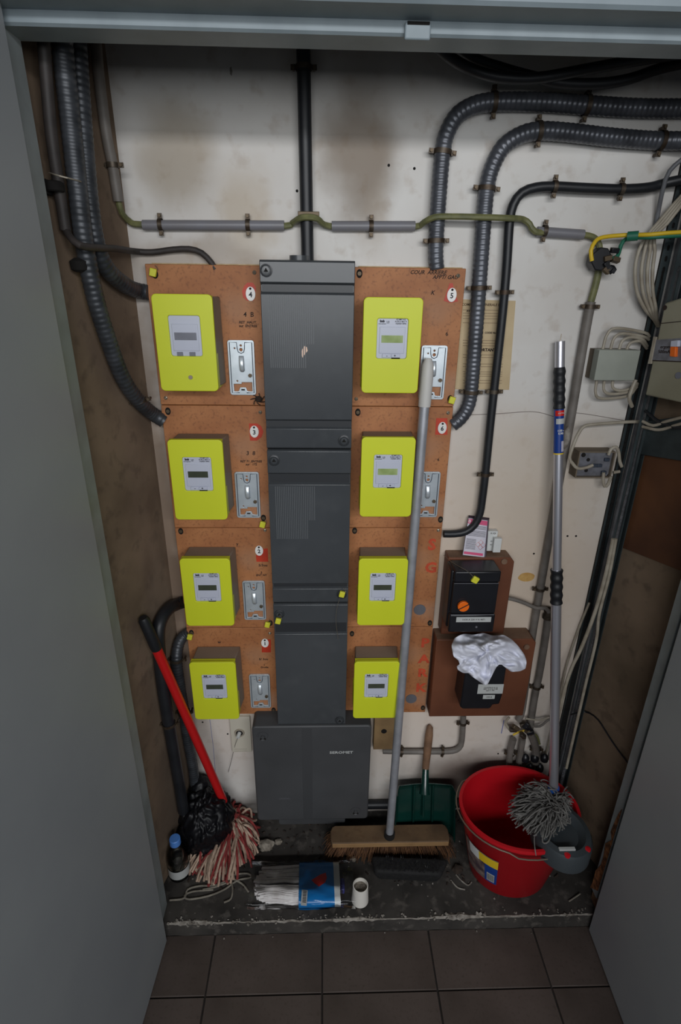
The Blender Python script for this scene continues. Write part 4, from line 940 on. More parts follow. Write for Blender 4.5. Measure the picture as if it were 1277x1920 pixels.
for l, pts, r_ in (('pale cable leaving the tray low down, left one', ((1150, 1010), (1135, 1080), (1115, 1150), (1090, 1215), (1068, 1262), (1050, 1330), (1035, 1420)), .0048), ('pale cable leaving the tray low down, right one', ((1155, 1010), (1142, 1080), (1124, 1150), (1118, 1200), (1100, 1275), (1085, 1340), (1062, 1440)), .0042)):
    run('pale_cable', l, 'cable', [PY(x, y, -.066) for x, y in pts], r_, m_wcable, group='pale cables beside the tray')
for l, pts in (('thin pale cable low on the wall behind the mop pole, left one', ((1105, 1130), (1085, 1180), (1062, 1250), (1045, 1330), (1022, 1420))), ('thin pale cable low on the wall behind the mop pole, right one', ((1090, 1210), (1060, 1290), (1038, 1370), (1030, 1425)))):
    run('thin_pale_cable', l, 'cable', pw(.01, *pts), .0032, m_wcable, group='thin pale cables low on the wall')
# closed junction box
f = [PY(x, y, -.05) for x, y in ((1126, 656), (1205, 658), (1193, 714), (1118, 713))]
t = thing('junction_box', 'closed pale grey junction box with cables looping above and below', 'junction box', ((f[0][0] + f[1][0]) / 2, 0, f[2][2]))
X0, X1, Z0, Z1 = .618, .712, f[2][2], f[0][2]
obj('back_box', G().box(X0 + .001, X1 - .001, -.022, 0, Z0 + .001, Z1 - .001), m_jboxs, t); obj('lid', G().box(X0, X1, -.05, -.0235, Z0, Z1), m_jbox, t, bevel=.0015)
for k, (x, dz, xe) in enumerate(((.634, .045, .0), (.652, .034, 0), (.672, .026, 0), (.690, .018, 0))):
    top = [Vector((x, -.03, Z1 - .003)), Vector((x + .004, -.03, Z1 + dz * .7)), Vector((x + .022, -.03, Z1 + dz)), Vector((.725, -.025, Z1 + dz * .8)), Vector((.742, -.02, Z1 + dz * .6 - .01 * (k > 1)))]
    bot = [Vector((x, -.03, Z0 + .003)), Vector((x + .003, -.03, Z0 - dz * .7)), Vector((x + .020, -.03, Z0 - dz)), Vector((.715, -.03, Z0 - dz * .85)), Vector((.738, -.02, Z0 - dz * .4))]
    obj('top_cable', G().tube(catmull(top, .006), .0034, 8), m_wcable, t)
    if k < 3: obj('bottom_cable', G().tube(catmull(bot, .006), .0034, 8), m_wcable, t)
obj('bottom_cable', G().tube(catmull([PY(1192, 712, -.04), PY(1184, 732, -.04), PY(1180, 748, -.04), PY(1185, 762, -.03)], .006), .0045, 8), m_wcable, t)
# open junction box
f = [PY(x, y, -.04) for x, y in ((1088, 846), (1156, 851), (1146, 898), (1079, 895))]
t = thing('open_junction_box', 'open metal junction plate with cables clamped to it', 'junction box', (f[0][0], 0, f[2][2]))
X0, X1, Z0, Z1 = .621, .711, 1.246, 1.314
obj('frame', flat(curve2d([rr(X0, X1, Z0, Z1, .002)], [rr(X0 + .003, X1 - .003, Z0 + .003, Z1 - .003, .001)], depth=.038), (0, -.021, 0)), m_jboxs, t, smooth=False)
obj('back_plate', G().box(X0 + .002, X1 - .002, -.030, 0, Z0 + .002, Z1 - .002), m_alu, t)
g = G()
for (x, y) in ((1103, 862), (1099, 882)): p = PY(x, y, -.0305); g.cyl(p, p + Vector((0, -.001, 0)), .0045, 12)
for (x, y) in ((1094, 853), (1142, 892)): p = PY(x, y, -.0305); g.cyl(p, p + Vector((0, -.001, 0)), .0055, 12)
obj('plate_holes', g, m_hole, t)
g = G()
for (x, y) in ((1115, 873), (1138, 862), (1132, 886), (1124, 873)): p = PY(x, y, -.034); g.box(p[0] - .006, p[0] + .006, -.037, -.030, p[2] - .004, p[2] + .004)
obj('cable_clamps', g, m_zincg, t, bevel=.001)
for pts in (((1112, 872), (1098, 877), (1083, 878), (1073, 868), (1068, 858), (1076, 832), (1085, 812), (1096, 799), (1120, 795), (1180, 791), (1215, 791)), ((1141, 853), (1146, 842), (1155, 838), (1160, 848), (1162, 865), (1166, 875)), ((1132, 886), (1131, 900), (1134, 912), (1140, 908), (1146, 893)), ((1150, 886), (1162, 884))):
    obj('cable', G().tube(catmull([PY(x, y, -.04) for x, y in pts], .006), .0040, 8), m_wcable, t)
# distribution box on the right wall
def rwq(pts, off): return [PR(x, y, off) for x, y in pts]
fr_ = rwq(((1246, 568), (1209, 741), (1300, 760), (1310, 548)), .075); bk_ = [p - RN * .072 for p in fr_]
t = thing('distribution_box', 'beige distribution box with a window and orange switch on the right wall', 'distribution box', fr_[1])
obj('case', G().hexa(bk_, fr_), m_dbox, t, bevel=.004)
def rwp(name, pts, o1, o2, m_, **k):
    a = rwq(pts, .075 + o1); b = [p + RN * (o2 - o1) for p in a]; return obj(name, G().hexa(a, b), m_, t, **k)
rwp('window', ((1232, 637), (1224, 676), (1300, 680), (1306, 632)), -.001, .001, m_alu)
rwp('hinge_strip', ((1229, 631), (1218, 682), (1223, 682), (1233, 632)), -.001, .004, m_wcable)
rwp('switch', ((1262, 650), (1261, 668), (1271, 669), (1272, 650)), 0, .008, m_orange, bevel=.001, label='orange switch')
rwp('switch_body', ((1263, 639), (1262, 650), (1276, 650), (1277, 638)), 0, .008, m_face, bevel=.001)
rwp('lid_seam', ((1237, 606), (1237, 607.5), (1306, 600.5), (1306, 599)), -.0005, .0006, m_ink)
rwp('lid_seam', ((1225, 675), (1225, 677), (1300, 680), (1300, 678)), -.0005, .0012, m_ink)
p = PR(1247, 577, .0755); obj('case_screw', G().cyl(p, p + RN * .001, .005, 12), m_ink, t)
p = PR(1272, 704, .0755); obj('case_screw', G().cyl(p, p + RN * .001, .007, 12), m_lcdg, t)
c_ = PR(1246, 655, .0765); dx_ = (PR(1260, 655, .0765) - c_).normalized(); MR = Matrix(((dx_[0], 0, RN[0], 0), (dx_[1], 0, RN[1], 0), (dx_[2], 1, RN[2], 0), (0, 0, 0, 1)))
text('marking', 'ergon\n500mA', .010, c_, m_ink, t, rot=MR)
# dark green box and brown hardboard below
fr_ = rwq(((1196, 792), (1186, 850), (1300, 868), (1310, 776)), .03)
t = thing('dark_green_box', 'dark green box under the distribution box', 'electrical box', fr_[1]); obj('case', G().hexa([p - RN * .028 for p in fr_], fr_), m_tray, t, bevel=.002)
for k, pts in enumerate((((1205, 790), (1225, 798), (1250, 790), (1290, 780)), ((1205, 800), (1235, 806), (1265, 798), (1300, 788)), ((1210, 770), (1235, 790), (1262, 800), (1300, 804)))):
    obj('stray_cable', G().tube(catmull([PR(x, y, .045) for x, y in pts], .01), .0035, 7), m_wcable if k < 2 else m_blackc, t)
fr_ = rwq(((1183, 848), (1152, 1021), (1290, 1076), (1310, 856)), .014)
t = thing('hardboard_panel', 'brown hardboard panel screwed to the right wall', 'panel', fr_[1]); obj('sheet', G().hexa([p - RN * .013 for p in fr_], fr_), m_dboard, t, bevel=.001)
run('dark_wall_wire', 'dark thin wire drooping across the right wall', 'wire', [PR(1065, 1335, .004) if False else PY(1070, 1340, -.07), PY(1090, 1335, -.05), PR(1105, 1337, .004), PR(1122, 1350, .004), PR(1140, 1378, .004), PR(1158, 1405, .004), PR(1180, 1434, .004)], .0022, m_black)

# ================================================================ BROOM
A_, B_ = PZ(730, 1568, .112), PY(803, 672, -.052)
d = (B_ - A_)
hx0, hx1 = .022, .390; yk, yf = -.098, -.158
t = thing('push_broom', 'wooden push broom with a grey metal pole leaning on the right panels', 'broom', ((hx0 + hx1) / 2, -.13, .05))
hd_ = G()
pr = [(x, y) for x, y in ((hx0 + .014, yk), (hx1 - .014, yk), (hx1 - .005, yk - .006), (hx1, yk - .020), (hx1 - .001, yf + .012), (hx1 - .005, yf), (hx0 + .005, yf), (hx0 + .001, yf + .012), (hx0, yk - .020), (hx0 + .005, yk - .006))]
hd_.prism([(x, y, .092) for x, y in pr], (0, 0, 1), .020)
obj('head', hd_, m_wood, t, bevel=.003, label='worn wooden broom head')
obj('front_edge', G().box(hx0 + .006, hx1 - .006, yf - .0012, yf + .002, .0935, .1095), mat('pale_raw_wood', (156, 122, 82), .7, rgb2=(138, 106, 70), scale=14), t, bevel=.001, label='paler raw wood along the front edge')
g = G(); rnd = random.Random(2)
for k in range(1500):
    x = rnd.uniform(hx0 + .008, hx1 - .008); y = rnd.uniform(yf + .004, yk - .004); u = (x - (hx0 + hx1) / 2) / .18; w_ = (y - (yk + yf) / 2) / .03
    e = Vector((x + u * .028 + rnd.gauss(0, .006), y + w_ * .018 - .006 + rnd.gauss(0, .005), .0515)); a = Vector((x, y, .094)); m2 = a.lerp(e, .5) + Vector((u * .004, w_ * .003, 0))
    s_ = .0006; base = len(g.v)
    for q in (a, m2, e): g.v += [q + Vector((-s_, 0, 0)), q + Vector((s_, -s_, 0)), q + Vector((0, s_, 0))]
    for i in (0, 3):
        for j in range(3): j2 = (j + 1) % 3; g.f.append((base + i + j, base + i + j2, base + i + 3 + j2, base + i + 3 + j))
obj('bristles', g, m_brist, t, kind='stuff', smooth=False, label='brown splayed bristles')
obj('socket', G().tube([A_ + Vector((0, 0, -.008)), A_ + d * .012], .0165, 16), m_hole, t)
obj('pole', G().tube([A_, A_ + d * .45, A_ + d * .93], .0118, 20), m_alup, t, label='dull grey metal pole')
obj('pole_sleeve', G().tube([A_ + d * .925, A_ + d * .935, A_ + d * .97, A_ + d * .99, B_], [.0142, .0146, .0146, .0135, .008], 20), m_wgrip, t, label='off-white plastic sleeve')

# ================================================================ STEEL MOP POLE + BUCKET
BXC, BYC = .560, -.198
t = thing('mop_bucket', 'red oval mop bucket with a charcoal wringer insert', 'bucket', (BXC, BYC, .05))
ax, ay = .165, .136
prof = [(.0, .052), (.66, .052), (.70, .056), (.985, .296), (1.03, .300), (1.03, .312), (.975, .312), (.955, .300), (.675, .062), (0, .062)]
seg = 56
g = G().lathe([(r_, z) for r_, z in prof], (BXC, BYC, 0), seg, sx=ax, sy=ay)
obj('shell', g, m_redb, t, ang=50)
bp = [Vector((BXC + 1.075 * ax * math.cos(a), BYC + 1.085 * ay * math.sin(a), .292 + (.012 if abs(a - 3.4) < 1 else 0))) for a in [math.radians(x) for x in range(95, 292, 8)]]
obj('bail_handle', G().tube(bp, .0022, 8), m_screw, t, label='thin metal bail handle')
c = bp[-1]; obj('handle_pivot', G().box(c[0] - .006, c[0] + .006, c[1] - .004, c[1] + .012, c[2] - .014, c[2] + .014), m_redb, t, bevel=.003)
# wringer insert hooked on the right-hand end
WC = PZ(1054, 1556, .325); WC = Vector((WC[0], WC[1], 0)); KW = .72
wg = G().lathe([(.106, .276), (.106, .318), (.098, .330), (.080, .333), (.066, .322), (.058, .316), (.001, .3145), (.001, .3125), (.096, .3125), (.100, .311), (.100, .276), (.106, .276)], WC, 40, sx=KW, sy=KW * 1.15)
w_ = obj('wringer', wg, m_wringer, t, ang=40, label='charcoal plastic wringer')
for a in (-50, -105): 
    a = math.radians(a); p = WC + Vector((.092 * KW * math.cos(a), .092 * KW * 1.15 * math.sin(a), .330))
    obj('red_stud', G().lathe([(.008, -.003), (.008, .0015), (.004, .003), (.0001, .003)], p, 14), m_redb, w_)
p = WC + Vector((-.01, -.062, .334)); obj('metal_bracket', G().box(p[0] - .025, p[0] + .018, p[1] - .003, p[1] + .006, p[2] - .002, p[2] + .003), m_label, w_, bevel=.001)
# label wrapped on the bucket's side
def bside(a, z, o_=.0012):
    f_ = (z - .056) / .24; r_ = .70 + .285 * f_; a = math.radians(a)
    nrm = Vector((math.cos(a) / ax, math.sin(a) / ay, 0)).normalized()
    return Vector((BXC + ax * r_ * math.cos(a), BYC + ay * r_ * math.sin(a), z)) + nrm * (o_ + .0012)
def lab(name, a0, a1, z0, z1, m_, o_): return obj(name, G().grid(lambda u, v: bside(a0 + (a1 - a0) * u, z0 + (z1 - z0) * v, o_), 10, 8), m_, t)
lab('side_label', 188, 238, .105, .225, mat('label_dark_photo', (70, 56, 66), .35, rgb2=(150, 130, 120), scale=30), .001)
lab('label_panel', 222, 238, .105, .185, m_blue, .0016); lab('label_panel', 210, 238, .185, .222, m_yl, .0016); lab('label_panel', 198, 214, .182, .224, m_white, .0017)
lab('barcode', 225, 235, .112, .150, m_label, .0020)
g = G()
for k in range(9):
    a = 225.8 + k * 1.0; g.grid(lambda u, v: bside(a + .45 * u, .116 + .03 * v, .0024), 1, 3)
obj('barcode_bars', g, m_inkb, t)
# pole
PB, PT = Vector((.672, -.165, .318)), PY(1050, 640, -.022)
d = PT - PB; L = d.length
def at_py(y):   # fraction along the pole at image row y
    best = min(range(401), key=lambda k: abs(proj(PB + d * (k / 400))[1] - y)); return best / 400
def proj(P):
    q = P - CP; v = CM.transposed() @ Vector((q[0], -q[2], q[1])); return (v[0] / v[2] * FPX + 638.5, v[1] / v[2] * FPX + 960)
t = thing('grey_yarn_mop', 'mop with a telescopic steel pole and grey yarn head in the red bucket', 'mop', PB)
f1, f2, f3, f4, f5 = [at_py(y) for y in (689, 766, 850, 1068, 1130)]
obj('lower_tube', G().tube([PB, PB + d * f4], .0128, 20), m_chrome, t)
obj('upper_tube', G().tube([PB + d * f4, PT], .0110, 20), m_chrome, t)
def grip(fa, fb, r_, n_): 
    N = 60; return G().tube([PB + d * (fa + (fb - fa) * k / N) for k in range(N + 1)], [r_ * (1 + .07 * math.cos(2 * math.pi * n_ * k / N)) * (.93 if k in (0, N) else 1) for k in range(N + 1)], 20)
obj('grip', grip(f2, f1, .0128, 4.5), m_grip, t, label='black ribbed grip'); obj('grip', grip(f5, f4, .0150, 4), m_grip, t, label='black ribbed grip')
u = d.normalized(); fw = (Vector((0, -1, 0)) - u * u.dot(Vector((0, -1, 0)))).normalized(); sd = u.cross(fw)
if sd[0] < 0: sd = -sd
def wrap(name, fa, fb, m_, r_, w0=-1.5, w1=1.5):
    return obj(name, G().grid(lambda a, b: PB + d * (fa + (fb - fa) * b) + (sd * math.sin(w0 + (w1 - w0) * a) + fw * math.cos(w0 + (w1 - w0) * a)) * r_, 14, 4), m_, t)
def fr2(y): return at_py(y)
wrap('pole_label', fr2(849), fr2(767), m_blue, .0114, -2.8, 2.8); wrap('pole_label', fr2(780), fr2(768), m_redl, .0118, -1.1, 1.1); wrap('pole_label', fr2(851), fr2(848), m_yl, .0118, -2.8, 2.8)
wrap('pole_label', fr2(845), fr2(826), m_pkt, .0117, .2, 1.4)
g = G()
for k in range(6):
    y = 785 + k * 2.6; g.grid(lambda a, b: PB + d * (fr2(y + .9) + (fr2(y) - fr2(y + .9)) * b) + (sd * math.sin(-.9 + 1.9 * a) + fw * math.cos(-.9 + 1.9 * a)) * .0118, 6, 1)
obj('label_lines', g, m_label, t)
MP = Matrix(((sd[0], u[0], fw[0], 0), (sd[1], u[1], fw[1], 0), (sd[2], u[2], fw[2], 0), (0, 0, 0, 1)))
text('label_text', 'ASEPTA', .0042, PB + d * fr2(774) + fw * .0122, m_white, t, rot=MP)
text('label_text', '1:30 -\n0.90', .0068, PB + d * fr2(809) + fw * .0120, m_white, t, rot=MP, bold=.0002)
obj('hanging_loop', G().tube([PT, PT + Vector((.001, 0, .016))], .0009, 6), m_screw, t)
obj('socket', G().tube([PB - u * .052, PB - u * .03, PB + u * .022], [.024, .0175, .0160], 18), m_bluec, t, label='blue plastic socket')
# yarn
def strands(P0, ends, r_, seed, up=.03, wig=.006, npt=12, seg=5, spread=.012, nz=None):
    g = G(); rnd = random.Random(seed)
    for e in ends:
        s0 = P0 + Vector((rnd.gauss(0, spread), rnd.gauss(0, spread), rnd.uniform(-.012, .006))); e = Vector(e)
        m1 = s0.lerp(e, .3) + Vector((0, 0, up * rnd.uniform(.5, 1.1))); m2 = s0.lerp(e, .72) + Vector((rnd.gauss(0, wig), rnd.gauss(0, wig), up * rnd.uniform(.1, .6)))
        pts = catmull([s0, m1, m2, e], .3)
        P_ = []
        ph = rnd.uniform(0, 99)
        for k in range(npt):
            t_ = k / (npt - 1); a = s0 * (1 - t_) ** 3 + m1 * 3 * t_ * (1 - t_) ** 2 + m2 * 3 * t_ * t_ * (1 - t_) + e * t_ ** 3
            P_.append(a + Vector(noise.noise_vector((t_ * 1.8, ph, 0))) * (wig if nz is None else nz) * min(1, t_ * 3))
        g.tube(P_, r_, seg)
    return g
rnd = random.Random(11); ends = []
MC = PZ(1018, 1520, .33)
for k in range(420):
    a = rnd.uniform(0, 2 * math.pi); q = math.sqrt(rnd.uniform(.2, 1))
    px, py = 1016 + 64 * q * math.cos(a), 1515 + 56 * q * math.sin(a)
    if px > 1074: px = 1074 - rnd.uniform(0, 10)
    if 1027 < px < 1054 and py < 1522: continue
    zz = .362 - .035 * q + rnd.uniform(-.010, .012)
    ends.append(PZ(px, py, zz))
obj('yarn_head', strands(PB + Vector((-.022, -.038, -.020)), ends, .0018, 5, up=.052, wig=.009, spread=.018, npt=14, nz=.011), m_gstr, t, kind='stuff', label='grey cotton yarn')
g = G().lathe([(.001, -.03), (.05, -.02), (.062, 0), (.045, .014), (.001, .018)], MC + Vector((-.012, .0, -.016)), 16, sx=1.0, sy=.85)
obj('yarn_core', g, mat('dark_yarn_core', (92, 90, 87), .95, rgb2=(66, 64, 62), scale=80), t)
lp = [PZ(1020, 1560, .335), PZ(1017, 1575, .333), PZ(1020, 1581, .333), PZ(1028, 1578, .334), PZ(1035, 1560, .338)]
lp2 = [PZ(1008, 1550, .34), PZ(1002, 1570, .335), PZ(1003, 1590, .33), PZ(1005, 1604, .315)]
obj('loose_strand', G().tube(catmull(lp, .005), .0021, 6).tube(catmull(lp2, .005), .0014, 6), m_gstr, t)

# ================================================================ RED MOP
TP = PL(268, 1158, .018); BT = PZ(426, 1518, .150)
d = BT - TP
t = thing('red_handled_mop', 'mop with a red handle and red and cream yarn leaning on the left wall', 'mop', (BT[0], BT[1], .05))
obj('handle', G().tube([TP + d * .12, BT], .0125, 20), m_redp, t, label='red painted handle')
obj('grip', G().tube([TP, TP + d * .01, TP + d * .12, TP + d * .13], [.010, .0135, .0142, .0130], 18), m_grip, t, label='black end grip')
obj('socket', G().tube([BT - d * .01, BT + d * .015, BT + d * .05, BT + d * .085], [.0145, .0175, .022, .018], 16), m_wringer, t, label='grey plastic socket')
H0 = BT + d * .085
rnd = random.Random(21)
def mop_ends(n_, seed, lo_=0):
    rnd = random.Random(seed); E_ = []
    while len(E_) < n_:
        px, py = rnd.uniform(352, 492), rnd.uniform(1512, 1664)
        # outline of the flopped head: two lobes
        in1 = ((px - 455) / 34) ** 2 + ((py - 1572) / 58) ** 2 < 1; in2 = ((px - 400) / 52) ** 2 + ((py - 1622) / 40) ** 2 < 1
        in0 = ((px - 440) / 18) ** 2 + ((py - 1525) / 22) ** 2 < 1
        if in1 or in2 or in0: E_.append(PZ(px, py, rnd.uniform(.052, .085)))
    return E_
obj('cream_yarn', strands(H0, mop_ends(200, 1), .0034, 8, up=.075, wig=.016, spread=.016), m_wstr, t, kind='stuff', label='cream cotton yarn')
obj('red_yarn', strands(H0, mop_ends(100, 2), .0035, 9, up=.08, wig=.016, spread=.016), m_rstr, t, kind='stuff', label='red cotton yarn')
# loose cord on the slab
t = thing('loose_cord', 'loose grey cord lying in a loop in front of the red mop', 'cord', PZ(400, 1670, .05))
g = G()
for pts in (((318, 1688), (345, 1684), (352, 1668), (375, 1661), (405, 1660), (425, 1650), (440, 1640), (465, 1638), (470, 1645), (445, 1651), (420, 1668), (390, 1680), (355, 1686), (346, 1680), (360, 1672), (400, 1668)), ((432, 1645), (436, 1665), (433, 1685), (420, 1692)), ((438, 1648), (455, 1658), (466, 1672)), ((425, 1655), (400, 1664), (380, 1668))):
    g.tube(catmull([PZ(x, y, .0535) for x, y in pts], .006), .0026, 7)
obj('cord', g, m_cord, t)

# ================================================================ BIN BAG
import bmesh
def blob(c, r3, f, sub=4):
    b = bmesh.new(); bmesh.ops.create_icosphere(b, subdivisions=sub, radius=1); g = G()
    b.verts.ensure_lookup_table()
    for v in b.verts:
        n_ = v.co.normalized(); k = 1 + f(n_); p = Vector((n_[0] * r3[0] * k, n_[1] * r3[1] * k, n_[2] * r3[2] * k)) + Vector(c); p[2] = max(p[2], .0505); g.v.append(p)
    g.f = [tuple(x.index for x in fc.verts) for fc in b.faces]; b.free(); return g
def fold(n_):
    q = Vector((n_[0] * 1.6, n_[1] * 1.6, n_[2] * .8)) + Vector(noise.noise_vector(n_ * 2.0)) * .35
    a = abs(noise.noise(q * 1.6)) * .6 + abs(noise.noise(q * 3.6 + Vector((3, 0, 0)))) * .30
    return -.06 + a * .42
g = blob((-.362, -.098, .135), (.080, .082, .110), fold, 6)
g2 = blob((-.385, -.045, .20), (.035, .035, .06), fold, 4); g.add(g2.v, g2.f)
single('bin_bag', g, m_bag, 'crumpled shiny black bin bag in the left corner behind the bottle', 'bag', ang=180)

# ================================================================ BOTTLE
bc = PZ(325, 1634, .05); bc = Vector((-.4275, -.200, .05))
t = thing('plastic_bottle', 'small clear plastic bottle with a blue cap beside the bin bag', 'bottle', bc)
obj('bottle_body', G().lathe([(.001, .001), (.026, .001), (.0305, .006), (.031, .050), (.0295, .053), (.031, .056), (.031, .080), (.028, .098), (.019, .120), (.0125, .130), (.0125, .140), (.0115, .140), (.0115, .129), (.018, .118), (.027, .097), (.030, .078), (.030, .008), (.001, .004)], bc, 28), m_pet, t, label='clear plastic')
obj('cap', G().lathe([(.0155, .132), (.0160, .134), (.0155, .152), (.014, .154), (.0001, .154)], bc, 24), m_lblue, t, label='light blue cap')
obj('paper_label', G().lathe([(.0314, .018), (.0314, .050)], bc, 28), m_label, t, label='pale paper label')
obj('contents', G().lathe([(.001, .005), (.0290, .008), (.0290, .034), (.001, .034)], bc, 24), mat('murky_liquid', (46, 44, 40), .3), t)

# ================================================================ MOP REFILL PACK
x0, x1, xs0, xs1, yc, hy, hz = -.200, .073, -.070, .048, -.253, .060, .019
t = thing('mop_refill_pack', 'packaged white mop refill in a blue sleeve on the slab edge', 'package', (-.06, yc, .05))
def sup(a, ry, rz, n_=3.0):
    c, s_ = math.cos(a), math.sin(a); return (abs(c) ** (2 / n_) * ry * (1 if c >= 0 else -1), abs(s_) ** (2 / n_) * rz * (1 if s_ >= 0 else -1))
def sleeve(xa, xb, ry, rz, wr=0, N=40, nx=6):
    def fn(u, v):
        a = 2 * math.pi * v; yy, zz = sup(a, ry, rz); w = wr * noise.noise((u * 8, math.cos(a) * 3, math.sin(a) * 3))
        return (xa + (xb - xa) * u - .10 * (yy) * .25, yc + yy * (1 + w), .0515 + rz + zz * (1 + w * 2))
    return G().grid(fn, nx, N)
g = G(); rnd = random.Random(4)
for k in range(210):
    a = rnd.uniform(0, 2 * math.pi); q = math.sqrt(rnd.uniform(.15, 1)); yy, zz = sup(a, hy * .88 * q, hz * .86 * q)
    xe = x0 + rnd.uniform(-.004, .03) + .02 * abs(yy) / hy; ph = rnd.uniform(0, 99); P_ = []
    for j in range(9):
        u = j / 8; P_.append(Vector((.03 + (xe - .03) * u, yc + yy * (1 - .10 * u) + .010 * noise.noise((u * 3, yy * 30, 1)) + .002 * noise.noise((u * 8, ph, 0)), max(.053, .0515 + hz + zz + .005 * noise.noise((u * 3, yy * 22, 3)) * u))))
    g.tube(P_, .0029, 5)
obj('cotton_yarn', g, m_wyarn, t, kind='stuff', label='white cotton yarn')
obj('card_sleeve', sleeve(xs0, xs1 - .017, hy + .001, hz + .0008), m_cyan, t, label='bright blue card sleeve')
obj('white_strip', sleeve(xs1 - .017, xs1, hy + .0006, hz + .0006, nx=2), m_white, t, label='white strip with small print')
zt_ = .0515 + hz * 2 + .0022
top = Matrix(((1, 0, 0, 0), (0, 1, 0, 0), (0, 0, 1, 0), (0, 0, 0, 1)))
em = [PZ(x, y, zt_) for x, y in ((584, 1650), (600, 1640), (611, 1636), (613, 1646), (610, 1654), (598, 1662), (590, 1656))]
obj('red_emblem', G().prism(em, (0, 0, -1), .0012), m_redl, t, label='red emblem')
q = [PZ(x, y, zt_) for x, y in ((566, 1668), (577, 1669), (575, 1698), (564, 1697))]
obj('barcode', G().prism(q, (0, 0, -1), .0012), m_label, t)
g = G()
for k in range(8):
    a, b = q[0].lerp(q[3], .1 + k * .1), q[1].lerp(q[2], .1 + k * .1); a, b = a.lerp(b, .25), a.lerp(b, .85); g.tube([a + Vector((0, 0, .0004)), b + Vector((0, 0, .0004))], .0008, 4)
obj('barcode_bars', g, m_inkb, t)
c = PZ(640, 1672, zt_); text('marking', 'FAUBERT', .011, c, m_ink, t, rot=Matrix.Rotation(-math.pi / 2, 4, 'Z'))
obj('end_tie', G().box(xs1 + .002, xs1 + .014, yc - .022, yc + .014, .058, .078), mat('blue_violet_tie', (64, 66, 130), .4), t, bevel=.004)
obj('plastic_film', sleeve(x0 - .016, x1 + .016, hy + .005, hz + .003, wr=.055, nx=40, N=60), m_film, t, label='clear plastic film')

# ================================================================ CUP
cc = PZ(676, 1706, .05) + Vector((0, .026, 0))
t = thing('white_cup', 'white tapered cup half full of grey ash, right of the mop refill', 'cup', cc)
obj('cup_wall', G().lathe([(.001, .001), (.0225, .001), (.0245, .004), (.0215, .066), (.0195, .0665), (.0220, .006), (.001, .004)], cc, 30), m_cup, t)
obj('ash', G().grid(lambda u, v: (cc[0] + .0205 * v * math.cos(2 * math.pi * u), cc[1] + .0205 * v * math.sin(2 * math.pi * u), .05 + .052 + .003 * noise.noise((u * 6, v * 9, 2)) * (1 if 0 < u < 1 else 0)), 24, 6), m_ash, t, label='grey ash')

# ================================================================ BLACK SCRUBBING BRUSH
bq = [PZ(x, y, .092) for x, y in ((697, 1604), (840, 1610), (826, 1640), (704, 1634))]
t = thing('black_brush', 'black plastic brush block lying in front of the broom', 'brush', ((bq[0] + bq[2]) / 2)[:2] + (.05,))
ctr = sum(bq, Vector()) / 4
def poly_of(k, z): return [(ctr + (p - ctr) * k) * 1 for p in bq]
g = G(); N = 10
ring = lambda k, z: [Vector((p[0], p[1], z)) for p in [ctr + (q_ - ctr) * k for q_ in bq]]
a, b, c_ = ring(.90, .052), ring(1.04, .078), ring(.98, .094)
g.add(a + b + c_, [(3, 2, 1, 0)] + [(i, (i + 1) % 4, 4 + (i + 1) % 4, 4 + i) for i in range(4)] + [(4 + i, 4 + (i + 1) % 4, 8 + (i + 1) % 4, 8 + i) for i in range(4)] + [(8, 9, 10, 11)])
obj('block', g, mat('matt_black_brush', (22, 21, 22), .8, rgb2=(14, 14, 14), scale=90, bump=.6), t, bevel=.008, seg=4)
g = G(); rnd = random.Random(8)
for k in range(700):
    u_, v_ = rnd.random(), rnd.random(); p = (ring(.9, .09)[0].lerp(ring(.9, .09)[1], u_)).lerp(ring(.9, .09)[3].lerp(ring(.9, .09)[2], u_), v_)
    e = p + Vector((rnd.gauss(0, .003), rnd.gauss(0, .003), .008 + rnd.random() * .004)); s_ = .0005
    base = len(g.v); g.v += [p + Vector((-s_, 0, 0)), p + Vector((s_, 0, 0)), p + Vector((0, s_, 0)), e]; g.f += [(base, base + 1, base + 3), (base + 1, base + 2, base + 3), (base + 2, base, base + 3)]
obj('short_bristles', g, m_black, t, kind='stuff', smooth=False)

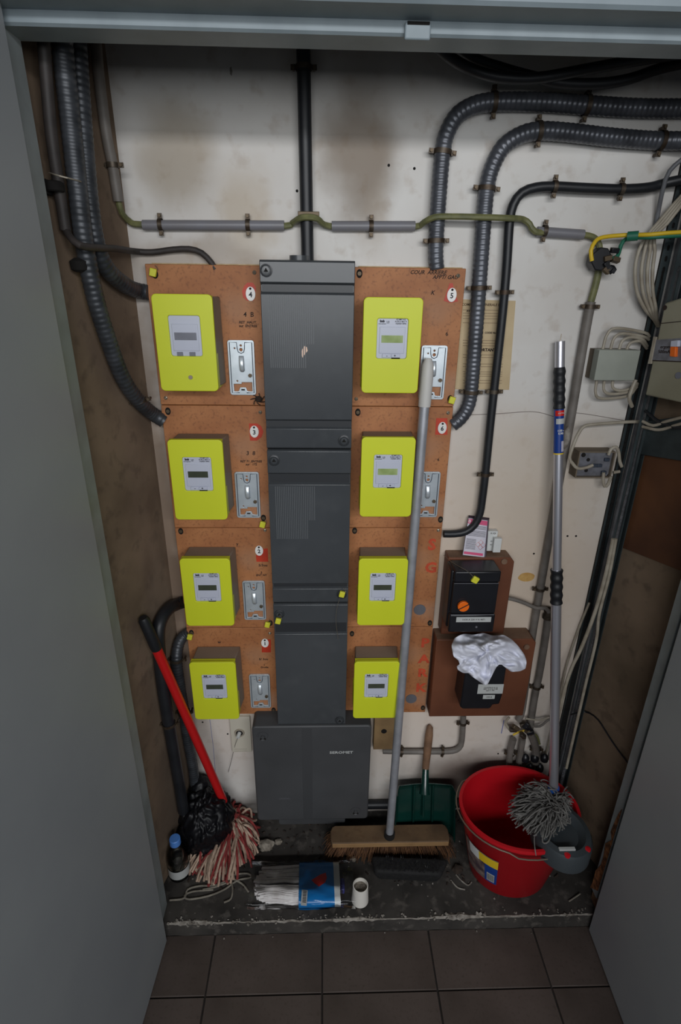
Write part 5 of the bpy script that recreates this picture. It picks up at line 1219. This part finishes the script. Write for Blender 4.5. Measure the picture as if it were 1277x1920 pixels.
# ================================================================ GREEN DUSTPAN
t = thing('green_dustpan', 'dark green metal dustpan with a wooden handle standing against the wall', 'dustpan', (.32, -.08, .05))
xa, xb = .218, .424
def pan(u, v):
    s = 2 * u - 1; x = (xa + xb) / 2 + s * (xb - xa) / 2 * (1.0 - .04 * v)
    z = .052 + .195 * v; y = -.085 + .050 * v
    edge = max(0, (abs(s) - .84) / .16); topc = max(0, (v - .80) / .20)
    y -= .030 * edge ** 1.3 + .026 * topc ** 1.5; z += -.010 * topc * topc - .012 * topc * edge; x -= s * .006 * edge
    y += .006 * math.cos(s * 2.2)
    return (x, y, z)
o = obj('pan', G().grid(pan, 40, 30), m_green, t, ang=60); md = o.modifiers.new('s', 'SOLIDIFY'); md.thickness = .002
for x_ in (-.03, 0, .03):
    obj('rib', G().tube(catmull([Vector((.318 + x_, -.050, .225)), Vector((.318 + x_, -.064, .17)), Vector((.318 + x_ * 1.02, -.080, .12 - abs(x_)))], .01), .0035, 8), m_green, t)
n0, n1, n2 = Vector((.316, -.075, .215)), PY(798, 1440, -.030), PY(806, 1364, -.014)
obj('neck', G().tube([n0, n0.lerp(n1, .35), n1], [.017, .0125, .0105], 14), m_green, t)
obj('wooden_handle', G().tube([n1 - (n2 - n1) * .1, n1.lerp(n2, .3), n1.lerp(n2, .8), n2, n2 + (n2 - n1) * .06], [.0105, .012, .0125, .010, .003], 14), m_woodh, t, label='worn round wooden handle')

# ================================================================ RUBBLE
rnd = random.Random(15)
for (x, y, s_, l) in ((500, 1588, .020, 'pale lump of rubble right of the red mop head'), (522, 1580, .010, 'small lump of rubble behind the mop refill'), (662, 1612, .009, 'flat pale chip between broom and mop refill'), (858, 1632, .014, 'dark crumbling lump between brush and bucket')):
    p = PZ(x, y, .05) + Vector((0, 0, s_ * .45))
    g = blob(p, (s_ * 1.2, s_, s_ * .6), lambda n_: .3 * noise.noise(n_ * 2 + Vector((x, 0, 0))) + .15 * noise.noise(n_ * 6), 3)
    single('rubble_lump', g, m_stone if s_ != .014 else m_dirt, l, 'rubble', ang=25)
g = G()
for pts in (((855, 1640), (866, 1652), (878, 1660), (884, 1654)), ((845, 1650), (858, 1664), (872, 1668))): g.tube(catmull([PZ(x, y, .052) for x, y in pts], .005), .0022, 5)
single('plaster_flakes', g, m_plaster, 'curved white plaster flakes beside the bucket', 'plaster')
single('twig', G().tube([PZ(1067, 1690, .053), PZ(1088, 1676, .056)], .002, 6), m_cord, 'short pale stick on the slab right of the bucket', 'stick')
